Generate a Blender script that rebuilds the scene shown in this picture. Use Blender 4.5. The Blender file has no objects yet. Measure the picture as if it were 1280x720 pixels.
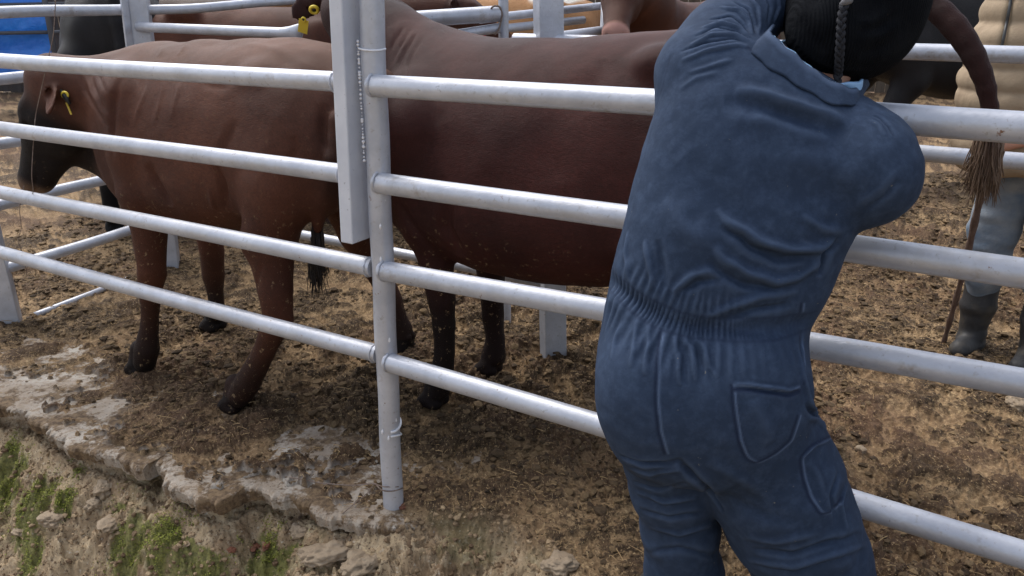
import bpy, math, random
import numpy as np
from mathutils import Vector, Matrix
from mathutils.bvhtree import BVHTree

# ---------------------------------------------------------------- camera, world, sun, exposure
sc = bpy.context.scene
COL = sc.collection
EYE = 1.6
FPX = 1000.0
TH = math.atan(0.36)
cd = bpy.data.cameras.new("camera"); cam = bpy.data.objects.new("camera", cd); COL.objects.link(cam)
cd.sensor_width = 36; cd.lens = 36*FPX/1280; cd.clip_start = 0.05; cd.clip_end = 500
cam.location = (0, 0, EYE); cam.rotation_euler = (math.pi/2-TH, 0, 0)
sc.camera = cam
SUN_EL, SUN_AZ = math.radians(58), math.radians(-40)      # azimuth from +Y towards +X
wd = bpy.data.worlds.new("World"); sc.world = wd; wd.use_nodes = True
nt = wd.node_tree; bg = nt.nodes['Background']
sky = nt.nodes.new('ShaderNodeTexSky'); sky.sky_type = 'NISHITA'; sky.sun_disc = False
sky.sun_elevation = SUN_EL; sky.sun_rotation = SUN_AZ; sky.dust_density = 3.0; sky.air_density = 1.0; sky.ozone_density = 1.2
hs = nt.nodes.new('ShaderNodeHueSaturation'); hs.inputs['Saturation'].default_value = .5; nt.links.new(sky.outputs[0], hs.inputs['Color']); nt.links.new(hs.outputs[0], bg.inputs[0]);   # thin cloud: a whiter sky
bg.inputs[1].default_value = 0.14
sl = bpy.data.lights.new("sun", 'SUN'); so = bpy.data.objects.new("sun", sl); COL.objects.link(so)
sl.energy = 1.25; sl.angle = math.radians(45); sl.color = (1.0, .96, .90)
sd = Vector((math.cos(SUN_EL)*math.sin(SUN_AZ), math.cos(SUN_EL)*math.cos(SUN_AZ), math.sin(SUN_EL)))
so.rotation_euler = sd.to_track_quat('Z', 'Y').to_euler()
sc.view_settings.view_transform = 'Standard'; sc.view_settings.look = 'None'
sc.view_settings.exposure = 0.96; sc.view_settings.gamma = 1

rng = np.random.default_rng(7); random.seed(7)
def nrm(v): v = np.asarray(v, float); return v/np.linalg.norm(v)
# ---------------------------------------------------------------- measuring helpers
def ray(x, y):
    cx = (x-640)/FPX; cy = -(y-360)/FPX
    return np.array([cx, math.cos(TH)+cy*math.sin(TH), -math.sin(TH)+cy*math.cos(TH)])
O3 = np.array([0, 0, EYE])
def at(x, y, Y): r = ray(x, y); return O3 + r*(Y/r[1])
def gnd(x, y, z=0.0): r = ray(x, y); return O3 + r*((z-EYE)/r[2])
# alley frame: s along the near fence (to the far left), p across the alley
D = nrm([-0.863, 0.505]); N = np.array([-D[1], D[0]]); N = N if N[1] > 0 else -N
P0 = np.array([-0.4, 2.28])
def W(s, p, z): a = P0 + D*s + N*p; return np.array([a[0], a[1], z])
def spz(x, y, p):
    r = ray(x, y); t = (P0@N+p)/(r[:2]@N); w = O3+t*r
    return np.array([(w[:2]-P0)@D, p, w[2]])
# ---------------------------------------------------------------- noise
_T = rng.random(65536).astype(np.float32)
def _h(i, j, k, s): return _T[(i*73 + j*9137 + k*31337 + s*7919 + ((i*j) & 1023)*17) & 65535]
def vn2(x, y, s=0):
    i = np.floor(x).astype(np.int64); j = np.floor(y).astype(np.int64); u = x-i; v = y-j
    u = u*u*(3-2*u); v = v*v*(3-2*v)
    return ((_h(i,j,0,s)*(1-u)+_h(i+1,j,0,s)*u)*(1-v)+(_h(i,j+1,0,s)*(1-u)+_h(i+1,j+1,0,s)*u)*v)*2-1
def vn3(x, y, z, s=0):
    k = np.floor(z).astype(np.int64); w = z-k; w = w*w*(3-2*w)
    i = np.floor(x).astype(np.int64); j = np.floor(y).astype(np.int64); u = x-i; v = y-j
    u = u*u*(3-2*u); v = v*v*(3-2*v)
    def lay(k): return (_h(i,j,k,s)*(1-u)+_h(i+1,j,k,s)*u)*(1-v)+(_h(i,j+1,k,s)*(1-u)+_h(i+1,j+1,k,s)*u)*v
    return (lay(k)*(1-w)+lay(k+1)*w)*2-1
def fbm2(x, y, o=4, s=0, g=.5):
    r = 0; a = 1; t = 0
    for q in range(o): r = r+a*vn2(x, y, s+q); t += a; c, d = .8*x-.6*y, .6*x+.8*y; x, y = c*2.03+7.1, d*2.03+3.3; a *= g
    return r/t
def sst(a, b, x): t = np.clip((x-a)/(b-a), 0, 1); return t*t*(3-2*t)
# ---------------------------------------------------------------- mesh helpers
def mesh_np(name, v, f, smooth=True):
    me = bpy.data.meshes.new(name); v = np.asarray(v, np.float32); f = np.asarray(f, np.int32)
    n = f.shape[1]
    me.vertices.add(len(v)); me.vertices.foreach_set('co', v.ravel())
    me.loops.add(f.size); me.loops.foreach_set('vertex_index', f.ravel())
    me.polygons.add(len(f)); me.polygons.foreach_set('loop_start', np.arange(0, f.size, n, dtype=np.int32))
    try: me.polygons.foreach_set('loop_total', np.full(len(f), n, np.int32))
    except Exception: pass
    me.update(calc_edges=True); me.validate()
    me.polygons.foreach_set('use_smooth', np.full(len(me.polygons), smooth))
    return me
def obj(name, me, mat=None, parent=None):
    o = bpy.data.objects.new(name, me); COL.objects.link(o)
    if mat is not None and me is not None and not me.materials: me.materials.append(mat)
    if parent is not None: o.parent = parent
    return o
def tag(o, label=None, cat=None, group=None, kind=None):
    if label: o['label'] = label
    if cat: o['category'] = cat
    if group: o['group'] = group
    if kind: o['kind'] = kind
    return o
def empty(name, loc=(0, 0, 0), rz=0.0):
    o = bpy.data.objects.new(name, None); COL.objects.link(o); o.location = loc; o.rotation_euler = (0, 0, rz); return o
def attr(me, name, a):
    at_ = me.attributes.new(name, 'FLOAT', 'POINT'); at_.data.foreach_set('value', np.asarray(a, np.float32))
class MB:
    """collects quads / triangles and builds one mesh"""
    def __init__(s): s.v = []; s.f = []; s.n = 0
    def add(s, v, f):
        v = np.asarray(v, float); s.v.append(v); s.f += [tuple(int(i)+s.n for i in q) for q in f]; s.n += len(v); return s
    def tube(s, pts, r, n=14, cap=True, flat=1.0):
        pts = np.asarray(pts, float); m = len(pts); r = np.broadcast_to(r, (m,))
        T = np.gradient(pts, axis=0); T /= np.linalg.norm(T, axis=1)[:, None]+1e-12
        up = np.array([0, 0, 1.]) if abs(T[0][2]) < .9 else np.array([1., 0, 0])
        a = nrm(np.cross(T[0], up)); V = []
        for i in range(m):
            a = a-T[i]*(a@T[i]); a = nrm(a); b = np.cross(T[i], a)
            for k in range(n):
                q = 2*math.pi*k/n; V.append(pts[i]+r[i]*(math.cos(q)*a+flat*math.sin(q)*b))
        F = [(i*n+k, i*n+(k+1) % n, (i+1)*n+(k+1) % n, (i+1)*n+k) for i in range(m-1) for k in range(n)]
        if cap: F.append(tuple(range(n))[::-1]); F.append(tuple((m-1)*n+k for k in range(n)))
        return s.add(V, F)
    def box(s, c, ax, ay, az):
        c = np.asarray(c); ax, ay, az = map(np.asarray, (ax, ay, az))
        V = [c+i*ax+j*ay+k*az for i in (-1, 1) for j in (-1, 1) for k in (-1, 1)]
        return s.add(V, [(0,1,3,2),(4,6,7,5),(0,4,5,1),(2,3,7,6),(0,2,6,4),(1,5,7,3)])
    def mesh(s, name, smooth=True):
        me = bpy.data.meshes.new(name); me.from_pydata([tuple(x) for x in np.vstack(s.v)], [], s.f); me.validate()
        me.polygons.foreach_set('use_smooth', np.full(len(me.polygons), smooth)); me.update(); return me
    def build(s, name, mat, parent=None, smooth=True, sharp=None, bevel=0):
        o = obj(name, s.mesh(name, smooth), mat, parent)
        if sharp: o.data.set_sharp_from_angle(angle=math.radians(sharp))
        if bevel:
            b = o.modifiers.new('b', 'BEVEL'); b.width = bevel; b.segments = 2; b.limit_method = 'ANGLE'
        return o
# ---------------------------------------------------------------- implicit bodies (numpy) -> quads
class Field:
    def __init__(s, lo, hi, h):
        s.lo = np.asarray(lo, float); s.h = h; s.n = np.ceil((np.asarray(hi)-s.lo)/h).astype(int)+1
        s.f = np.full(s.n, .3, np.float32)
    def blk(s, lo, hi):
        i0 = np.clip(np.floor((np.asarray(lo)-s.lo)/s.h).astype(int), 0, s.n-1); i1 = np.clip(np.ceil((np.asarray(hi)-s.lo)/s.h).astype(int)+1, 1, s.n)
        sl_ = tuple(slice(a, max(b, a+1)) for a, b in zip(i0, i1))
        g = [np.arange(q.start, q.stop, dtype=np.float32)*s.h+s.lo[k] for k, q in enumerate(sl_)]
        return sl_, g[0][:, None, None], g[1][None, :, None], g[2][None, None, :]
    def comb(s, sl_, d, k, sub=False):
        a = s.f[sl_]
        if sub:
            h = np.clip(.5-.5*(a+d)/k, 0, 1); s.f[sl_] = a*(1-h)-d*h+k*h*(1-h)
        else:
            h = np.clip(.5+.5*(a-d)/k, 0, 1); s.f[sl_] = a*(1-h)+d*h-k*h*(1-h)
    def cone(s, a, b, ra, rb, k=.03, sc=(1, 1, 1), sub=False):
        a = np.asarray(a, float); b = np.asarray(b, float); sc = np.asarray(sc, float)
        m = max(ra, rb)*np.maximum(sc, .2)+k*1.2+2*s.h
        sl_, X, Y, Z = s.blk(np.minimum(a, b)-m, np.maximum(a, b)+m)
        A = a/sc; B = b/sc; d = B-A; L = d@d+1e-12
        x = X/sc[0]-A[0]; y = Y/sc[1]-A[1]; z = Z/sc[2]-A[2]
        t = np.clip((x*d[0]+y*d[1]+z*d[2])/L, 0, 1)
        q = np.sqrt((x-t*d[0])**2+(y-t*d[1])**2+(z-t*d[2])**2)-(ra+(rb-ra)*t)
        s.comb(sl_, q*min(1, sc.min()), k, sub)
    def ell(s, c, r, k=.03, R=None, sub=False):
        c = np.asarray(c, float); r = np.asarray(r, float); m = (r.max() if R is not None else r)+k*1.2+2*s.h
        sl_, X, Y, Z = s.blk(c-m, c+m); x, y, z = X-c[0], Y-c[1], Z-c[2]
        if R is not None:
            R = np.asarray(R, float); x, y, z = (R[i][0]*x+R[i][1]*y+R[i][2]*z for i in range(3))
        q0 = np.sqrt((x/r[0])**2+(y/r[1])**2+(z/r[2])**2); q1 = np.sqrt((x/r[0]**2)**2+(y/r[1]**2)**2+(z/r[2]**2)**2)+1e-6
        s.comb(sl_, q0*(q0-1)/q1, k, sub)
    def trunk(s, st, k=.05, e=2.5):
        st = np.array(st, float)   # x, top, bottom, half width
        sl_, X, Y, Z = s.blk((st[0,0]-.1, -.6, st[:,2].min()-.15), (st[-1,0]+.1, .6, st[:,1].max()+.15))
        x = X[:, 0, 0]; fine = np.linspace(st[0,0], st[-1,0], 200)
        def itp(c):
            v = np.interp(fine, st[:,0], st[:,c]); v = np.convolve(np.pad(v, 8, 'edge'), np.hanning(17)/np.hanning(17).sum(), 'valid')
            return np.interp(x, fine, v)[:, None, None]
        t, b, w = itp(1), itp(2), itp(3); c = (t+b)/2; r = (t-b)/2
        zz = (Z-c)/r; ww = w*(1-.16*np.clip(zz, -1, 1))      # fuller towards the belly
        q = (np.abs(Y/ww)**e+np.abs(zz)**e)**(1/e)
        d = (q-1)*np.minimum(ww, r)
        ex = np.maximum(st[0,0]-X, X-st[-1,0]); d = np.where(ex > -.06, np.sqrt(np.maximum(d+.06, 0)**2+np.maximum(ex+.06, 0)**2)-.06, d)
        s.comb(sl_, d, k)
    def clip_below(s, z): 
        sl_, X, Y, Z = s.blk(s.lo, s.lo+s.n*s.h); s.f = np.maximum(s.f, (z-Z)+0*X+0*Y).astype(np.float32)
    def extract(s, smooth=2):
        f = s.f; ins = f < 0; n = s.n; c = [slice(0, -1), slice(1, None)]
        cnt = np.zeros(n-1, np.int8)
        for a in (0, 1):
            for b in (0, 1):
                for d in (0, 1): cnt += ins[c[a], c[b], c[d]]
        act = (cnt > 0) & (cnt < 8); idx = np.full(n-1, -1, np.int64); I = np.argwhere(act); idx[act] = np.arange(len(I))
        acc = np.zeros((len(I), 3)); num = np.zeros(len(I))
        co = [(a, b, d) for a in (0, 1) for b in (0, 1) for d in (0, 1)]
        F = {q: f[I[:,0]+q[0], I[:,1]+q[1], I[:,2]+q[2]].astype(float) for q in co}
        for p in co:
            for ax in range(3):
                if p[ax] == 0:
                    q = list(p); q[ax] = 1; q = tuple(q); m = (F[p] < 0) != (F[q] < 0)
                    t = F[p]/(F[p]-F[q]+1e-20); P = np.tile(np.array(p, float), (len(I), 1)); P[:, ax] = t
                    acc[m] += P[m]; num += m
        V = (I+acc/num[:, None])*s.h+s.lo
        Q = []
        for ax in range(3):
            o1, o2 = [(1, 2), (2, 0), (0, 1)][ax]
            A = [slice(None)]*3; B = [slice(None)]*3; A[ax] = slice(0, -1); B[ax] = slice(1, None)
            m = ins[tuple(A)] != ins[tuple(B)]; E = np.argwhere(m)
            E = E[(E[:, o1] > 0) & (E[:, o2] > 0) & (E[:, o1] < n[o1]-1) & (E[:, o2] < n[o2]-1)]
            g = lambda a, b: idx[tuple((E-np.array([a if k == o1 else (b if k == o2 else 0) for k in range(3)])).T)]
            q = np.stack([g(0,0), g(1,0), g(1,1), g(0,1)], 1); fl = ~ins[tuple(E.T)]
            q[fl] = q[fl][:, ::-1]; Q.append(q)
        Q = np.vstack(Q); V = lap(V, Q, smooth)
        return V, Q
def lap(V, Q, it, w=.5):
    k = Q.shape[1]
    e = np.vstack([np.stack([Q[:, i], Q[:, (i+1) % k]], 1) for i in range(k)]); e = np.vstack([e, e[:, ::-1]])
    deg = np.bincount(e[:, 0], minlength=len(V))[:, None]+1e-9
    for _ in range(it):
        S = np.stack([np.bincount(e[:, 0], V[e[:, 1], c], len(V)) for c in range(3)], 1)/deg; V = V*(1-w)+S*w
    return V
def vnormals(V, Q):
    a = V[Q[:, 2]]-V[Q[:, 0]]; b = V[Q[:, 3]]-V[Q[:, 1]]; n = np.cross(a, b); S = np.zeros_like(V)
    for i in range(4):
        for c in range(3): S[:, c] += np.bincount(Q[:, i], n[:, c], len(V))
    return S/(np.linalg.norm(S, axis=1)[:, None]+1e-12)
def subdivide(V, Q):
    """split every quad in four (positions linear, then relaxed)"""
    e = np.vstack([np.stack([Q[:, i], Q[:, (i+1) % 4]], 1) for i in range(4)]); es = np.sort(e, 1)
    key = es[:, 0]*len(V)+es[:, 1]; u, inv = np.unique(key, return_inverse=True); a, b = u//len(V), u % len(V)
    nE = len(u); V2 = np.vstack([V, (V[a]+V[b])/2, V[Q].mean(1)]); m = len(Q); E = inv.reshape(4, m)+len(V); c = np.arange(m)+len(V)+nE
    F = np.vstack([np.stack([Q[:, i], E[i], c, E[(i-1) % 4]], 1) for i in range(4)])
    return lap(V2, F, 2), F
def resample(P, step):
    P = np.asarray(P, float); L = np.r_[0, np.cumsum(np.linalg.norm(np.diff(P, axis=0), axis=1))]
    n = max(2, int(round(L[-1]/step))+1); t = np.linspace(0, L[-1], n)
    R = np.stack([np.interp(t, L, P[:, c]) for c in range(P.shape[1])], 1)
    return R
def smooth_poly(P, n=60):
    P = np.asarray(P, float); P = resample(P, np.linalg.norm(np.diff(P, axis=0), axis=1).sum()/n)
    for _ in range(max(2, n//12)): P[1:-1] = (P[:-2]+2*P[1:-1]+P[2:])/4
    return P
def hit_line(bvh, line, n=40):
    """points of a design line laid on a body's surface"""
    out = []
    for x, y in smooth_poly(line, n):
        r = ray(x, y); h = bvh.ray_cast(Vector(O3), Vector(nrm(r)))
        if h[0] is not None: out.append(np.array(h[0]))
    return np.array(out)
def crease(V, Nn, P, w, h, taper=True, shp=False):
    """ridge (h>0) or groove (h<0) of half width w along the 3-D line P"""
    if len(P) < 2: return V
    lo = P.min(0)-3*w; hi = P.max(0)+3*w; m = np.where(((V > lo) & (V < hi)).all(1))[0]
    if len(m) == 0: return V
    best = np.full(len(m), 9.); bt = np.zeros(len(m)); S = len(P)-1
    for i in range(S):
        a, b = P[i], P[i+1]; d = b-a; L = d@d+1e-12; x = V[m]-a; t = np.clip(x@d/L, 0, 1); q = np.linalg.norm(x-t[:, None]*d, axis=1)
        k = q < best; best[k] = q[k]; bt[k] = (i+t[k])/S
    amp = h*(1.25*np.exp(-(best/w)**2)-.35*np.exp(-(best/(2.4*w))**2) if shp else np.exp(-(best/w)**2))*(np.sin(np.clip(bt, 0, 1)*math.pi)**.6 if taper else 1)
    V[m] += Nn[m]*amp[:, None]; return V
# ---------------------------------------------------------------- materials
def mat(name, col, rough=.6, spec=.5, bump=0, bscale=30, col2=None, cscale=6, metal=0, stretch=(1, 1, 1), detail=6, sheen=0, cmix=(.35, .7), bdist=.01):
    m = bpy.data.materials.new(name); m.use_nodes = True; t = m.node_tree; b = t.nodes['Principled BSDF']
    b.inputs['Base Color'].default_value = (*col, 1); b.inputs['Roughness'].default_value = rough
    b.inputs['Specular IOR Level'].default_value = spec; b.inputs['Metallic'].default_value = metal
    if sheen: b.inputs['Sheen Weight'].default_value = sheen; b.inputs['Sheen Roughness'].default_value = .5
    tc = t.nodes.new('ShaderNodeTexCoord'); mp = t.nodes.new('ShaderNodeMapping'); mp.inputs['Scale'].default_value = stretch
    t.links.new(tc.outputs['Object'], mp.inputs[0])
    m['_m'] = 1
    def noise(s, d=detail, r=.6):
        n = t.nodes.new('ShaderNodeTexNoise'); n.inputs['Scale'].default_value = s; n.inputs['Detail'].default_value = d; n.inputs['Roughness'].default_value = r
        t.links.new(mp.outputs[0], n.inputs['Vector']); return n
    if col2:
        n = noise(cscale); rp = t.nodes.new('ShaderNodeValToRGB'); rp.color_ramp.elements[0].position = cmix[0]; rp.color_ramp.elements[1].position = cmix[1]
        rp.color_ramp.elements[0].color = (*col, 1); rp.color_ramp.elements[1].color = (*col2, 1)
        t.links.new(n.outputs[0], rp.inputs[0]); t.links.new(rp.outputs[0], b.inputs['Base Color'])
    if bump:
        n = noise(bscale, 8, .65); bp = t.nodes.new('ShaderNodeBump'); bp.inputs['Strength'].default_value = bump; bp.inputs['Distance'].default_value = bdist
        t.links.new(n.outputs[0], bp.inputs['Height']); t.links.new(bp.outputs[0], b.inputs['Normal'])
    return m
class NT:
    """tiny node-graph writer"""
    def __init__(s, m): s.m = m; s.t = m.node_tree; s.b = s.t.nodes['Principled BSDF']; s.tc = s.t.nodes.new('ShaderNodeTexCoord')
    def n(s, ty, **k):
        q = s.t.nodes.new(ty)
        for a, b in k.items(): setattr(q, a, b)
        return q
    def l(s, a, b): s.t.links.new(a, b)
    def map(s, sc_): q = s.n('ShaderNodeMapping'); q.inputs['Scale'].default_value = sc_; s.l(s.tc.outputs['Object'], q.inputs[0]); return q.outputs[0]
    def noise(s, scale, d=5, r=.6, vec=None):
        q = s.n('ShaderNodeTexNoise'); q.inputs['Scale'].default_value = scale; q.inputs['Detail'].default_value = d; q.inputs['Roughness'].default_value = r
        s.l(vec or s.tc.outputs['Object'], q.inputs['Vector']); return q.outputs[0]
    def attr(s, n): q = s.n('ShaderNodeAttribute'); q.attribute_name = n; return q.outputs['Fac']
    def ramp(s, f, a, b, c0=(0, 0, 0), c1=(1, 1, 1)):
        q = s.n('ShaderNodeValToRGB'); e = q.color_ramp.elements; e[0].position = a; e[1].position = b; e[0].color = (*c0, 1); e[1].color = (*c1, 1); s.l(f, q.inputs[0]); return q.outputs[0]
    def mix(s, f, a, b, mode='MIX'):
        q = s.n('ShaderNodeMix', data_type='RGBA', blend_type=mode)
        for i, x in ((0, f), (6, a), (7, b)):
            if isinstance(x, (int, float)): q.inputs[i].default_value = x
            elif isinstance(x, tuple): q.inputs[i].default_value = (*x, 1)
            else: s.l(x, q.inputs[i])
        return q.outputs[2]
    def math(s, op, a, b=0.):
        q = s.n('ShaderNodeMath', operation=op)
        for i, x in ((0, a), (1, b)):
            if isinstance(x, (int, float)): q.inputs[i].default_value = x
            else: s.l(x, q.inputs[i])
        return q.outputs[0]
    def bump(s, h, st, dist, prev=None):
        q = s.n('ShaderNodeBump'); q.inputs['Strength'].default_value = st; q.inputs['Distance'].default_value = dist; s.l(h, q.inputs['Height'])
        if prev: s.l(prev, q.inputs['Normal'])
        return q.outputs[0]
def nmat(name, rough=.6, spec=.5):
    m = bpy.data.materials.new(name); m.use_nodes = True; g = NT(m); g.b.inputs['Roughness'].default_value = rough; g.b.inputs['Specular IOR Level'].default_value = spec; return m, g

# painted galvanised pipe: silver paint, drips, scuffs, some rust
M_pipe, g = nmat('silver_pipe_paint', .42, .4)
c = g.mix(g.ramp(g.noise(9, 4), .35, .7), (.40, .42, .475), (.53, .55, .605))
c = g.mix(g.ramp(g.noise(60, 6, .7), .60, .66), c, (.36, .36, .38))
c = g.mix(g.ramp(g.noise(34, 5, .7), .67, .71), c, (.20, .11, .07)); c = g.mix(g.math('MULTIPLY', g.ramp(g.noise(5, 6, .7), .52, .70), .45), c, (.36, .345, .33)); c = g.mix(g.math('MULTIPLY', g.ramp(g.noise(2.6, 6, .8), .60, .68), .5), c, (.22, .17, .12))
g.b.inputs['Metallic'].default_value = .35; g.l(c, g.b.inputs['Base Color']); g.l(g.bump(g.noise(70, 5), .25, .004), g.b.inputs['Normal'])
M_tube, g = nmat('grey_tube_paint', .45, .4)
c = g.mix(g.ramp(g.noise(7, 4), .35, .7), (.50, .52, .58), (.60, .62, .67)); c = g.mix(g.ramp(g.noise(80, 6, .7), .64, .68), c, (.30, .30, .33))
g.l(c, g.b.inputs['Base Color']); g.l(g.bump(g.noise(50, 5), .2, .004), g.b.inputs['Normal'])
M_weld = mat('paint_beads', (.78, .79, .83), .35, .5, .5, 120)
M_wire = mat('rusty_wire', (.12, .08, .06), .7, .4, .3, 200, (.25, .2, .17), 80)
M_hoofd = None
def coat_mat(name, base, dark, light, dirt=.0, rough=.55, streak=1.0):
    """short hair: base colour, darker points from the 'pts' attribute, pale patches from 'pale'"""
    m, g = nmat(name, rough, .15)
    v = g.map((6, 60, 14)); v2 = g.map((1, 1, 1)); s1 = g.noise(8, 6, .75, v); s2 = g.noise(3.2, 4, .55, v2)
    c = g.mix(g.ramp(s2, .36, .64), base, light); c = g.mix(g.math('MULTIPLY', g.ramp(s1, .35, .7), .55*streak), c, dark)
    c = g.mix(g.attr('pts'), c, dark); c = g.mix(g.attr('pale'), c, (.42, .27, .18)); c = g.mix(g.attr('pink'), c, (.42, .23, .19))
    if dirt: c = g.mix(g.math('MULTIPLY', g.ramp(g.noise(40, 5, .75), .605, .66), g.attr('dirt')), c, (.30, .21, .12))
    g.l(c, g.b.inputs['Base Color'])
    b1 = g.bump(g.noise(16, 7, .8, v), .55, .008); b1 = g.bump(g.noise(7, 4, .6), .3, .02, b1); g.l(b1, g.b.inputs['Normal'])
    return m
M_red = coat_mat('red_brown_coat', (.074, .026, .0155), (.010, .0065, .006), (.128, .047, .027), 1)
M_maroon = coat_mat('maroon_coat', (.042, .0125, .0105), (.010, .006, .006), (.076, .0225, .018), 1)
M_black = coat_mat('black_coat', (.012, .011, .012), (.005, .005, .006), (.022, .020, .021))
M_tan = coat_mat('tan_coat', (.36, .17, .065), (.62, .55, .46), (.42, .22, .10), 0, .65, .15)
M_eye = mat('cow_eye', (.012, .008, .008), .08, .6)
M_muzzle = mat('muzzle_skin', (.34, .19, .15), .45, .5, .3, 60)
M_tagy = mat('yellow_tag_plastic', (.72, .55, .06), .4, .4, .1, 60)
M_tagb = mat('black_tag_plastic', (.02, .02, .02), .4, .4)
M_hoof = mat('hoof_horn', (.03, .024, .02), .5, .4, .4, 60)

# ================================================================= GROUND
EDGE_PX = [(-420, 395), (-200, 455), (-60, 492), (0, 508), (29, 514), (39, 524), (60, 540), (90, 557), (113, 563), (135, 567), (164, 577), (180, 583), (192, 575),
           (207, 590), (217, 606), (250, 622), (273, 628), (288, 620), (299, 611), (320, 606), (335, 611), (350, 622), (370, 618), (388, 626), (405, 644),
           (450, 652), (495, 658), (540, 650), (590, 652), (632, 660), (672, 684), (705, 706), (730, 735), (745, 790), (760, 900), (790, 1100), (900, 1700)]
EDGE = np.array([gnd(x, y)[:2] for x, y in EDGE_PX]); EDGE = resample(EDGE, .012)
_u = np.arange(len(EDGE)); EDGE = EDGE + np.stack([vn2(_u*.23, _u*0+3.3, 5), vn2(_u*.23, _u*0+9.3, 8)], 1)*.008 + np.stack([vn2(_u*.06, _u*0+3.3, 15), vn2(_u*.06, _u*0+9.3, 18)], 1)*.012
def edge_sd(X, Y):
    """signed distance to the slab's broken edge, positive on the pen side"""
    sh = X.shape; X = X.ravel(); Y = Y.ravel(); out = np.full(len(X), 9., np.float32)
    near = (np.abs(X) < 6) & (Y > -2) & (Y < 8); Q = np.stack([X[near], Y[near]], 1)
    best = np.full(len(Q), 81.)
    E = EDGE[::2]
    for a in range(0, len(Q), 20000):
        q = Q[a:a+20000]; b = np.full(len(q), 81.)
        for k in range(0, len(E), 64): b = np.minimum(b, ((q[:, None, :]-E[None, k:k+64, :])**2).sum(2).min(1))
        best[a:a+20000] = b
    d = np.sqrt(best)
    # side: in the (D, N) frame the edge is nearly a graph p(s)
    s = (Q-P0)@D; p = (Q-P0)@N; es = (EDGE-P0)@D; ep = (EDGE-P0)@N; o = np.argsort(es); pe = np.interp(s, es[o], ep[o])
    cut = es.min()
    sg = np.where(p > pe, 1, -1)
    o_ = np.zeros(len(X), np.float32); o_[near] = d*sg
    far = ~near; S = (X[far]*D[0]+Y[far]*D[1])-P0@D; Pp = X[far]*N[0]+Y[far]*N[1]-P0@N
    o_[far] = np.clip(Pp+.2, -3, 3); 
    return o_.reshape(sh)
def rough_ground(X, Y):
    big = fbm2(X*.9, Y*.9, 3, 1)*.035
    wx = fbm2(X*5, Y*5, 3, 5)*.06; wy = fbm2(X*5+9, Y*5, 3, 6)*.06; x, y = X+wx, Y+wy
    a = fbm2(x*6, y*6, 5, 11, .62); b = fbm2(x*15, y*15, 4, 21, .65); c = 1-np.abs(fbm2(x*30, y*30, 3, 31, .65))*2; d = fbm2(X*75, Y*75, 2, 41)
    amt = .58+.42*sst(-.25, .25, fbm2(X*1.1, Y*1.1, 3, 51))
    e = fbm2(X*130, Y*130, 2, 45)
    hf = 1/(1+(np.hypot(X, Y)/4.2)**4); hoofs = np.minimum(fbm2(X*3.7+3, Y*3.7, 2, 58)+.25, 0)*.05
    clod = np.tanh(a*3.4)*.028+np.tanh(b*4)*.022+c*.013*(.3+.7*hf)
    z = big*.5+amt*clod+hoofs+(d*.0075+e*.003)*hf
    k = np.clip(.40+amt*(a*.95+b*1.25+c*.16)+d*.22*hf+(amt-.6)*.30, 0, 1)
    return z, k
def ground_height(X, Y):
    z, k = rough_ground(X, Y); sd_ = edge_sd(X, Y)
    # thin mud over the slab near its edge, bare concrete where it is worn off
    bare = sst(.05, .30, fbm2(X*3.1+4, Y*3.1, 4, 61)+.62*(1-sst(.0, .30, sd_))-.12-.5*sst(.25, .5, sd_)+.34*vn2(X*26, Y*26, 77)+.2*vn2(X*60, Y*60, 78))
    S = (X*D[0]+Y*D[1])-P0@D; near = 1-sst(.12, .55, sd_); bare = bare*sst(-.08, .25, S)*sst(5, 3.5, S)
    zi = z*(1-.45*near)+.014-.026*bare*near
    t = np.maximum(-sd_, 0); S = (X*D[0]+Y*D[1])-P0@D
    steep = sst(-.02, .35, S)                              # bank is steep on the left, rubble slope on the right
    lump = fbm2(X*4.2, Y*4.2, 4, 71)*.10+(1-np.abs(fbm2(X*9, Y*9, 4, 81)))*.06+np.tanh(fbm2(X*22, Y*22, 4, 91, .62)*4)*.022+fbm2(X*70, Y*70, 3, 95, .7)*.011
    prof = steep*(-.11-np.minimum(t*1.45, .60)-np.maximum(t-.4, 0)*.15)+(1-steep)*(-.03-np.minimum(t*.75, .35))
    zo = prof+lump*(.35+.65*sst(0, .12, t))-.02
    lipw = sst(-.012, -.035, -(-(sd_-.05)))                # 0 outside, 1 inside (starts 5 cm in, under the slab)
    inn = np.where(S < .02, sst(-.05, .06, sd_), sst(.040, .060, sd_+.010*vn2(X*40, Y*40, 7)))
    return zo*(1-inn)+zi*inn, k, inn, bare*near, sd_, t
th = np.r_[np.radians(np.linspace(-180, -50, 60))[:-1], np.radians(np.linspace(-50, 50, 1500)), np.radians(np.linspace(50, 180, 60))[1:]]
rr = np.r_[np.linspace(.05, 1.2, 24)[:-1], 1.2*np.exp(np.arange(0, math.log(6/1.2), .0024)), 6*np.exp(np.arange(.01, math.log(220/6), .014))]
TT, RR = np.meshgrid(th, rr, indexing='ij'); GX = RR*np.sin(TT); GY = RR*np.cos(TT)
gz, gk, ginn, gbare, gsd, gt = ground_height(GX, GY)
gz = np.where(RR > 12, gz*.4, gz)
nT, nR = GX.shape; ii = np.arange(nT-1)[:, None]*nR+np.arange(nR-1)[None, :]
GF = np.stack([ii, ii+nR, ii+nR+1, ii+1], -1).reshape(-1, 4)[:, ::-1]
GV = np.stack([GX, GY, gz], -1).reshape(-1, 3)
MOSS = ((12, 612, 34), (40, 640, 44), (8, 575, 26), (88, 585, 20), (80, 632, 16), (165, 700, 44), (205, 672, 34), (245, 700, 55), (150, 640, 18), (335, 700, 40), (285, 668, 16), (40, 700, 30))
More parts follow.
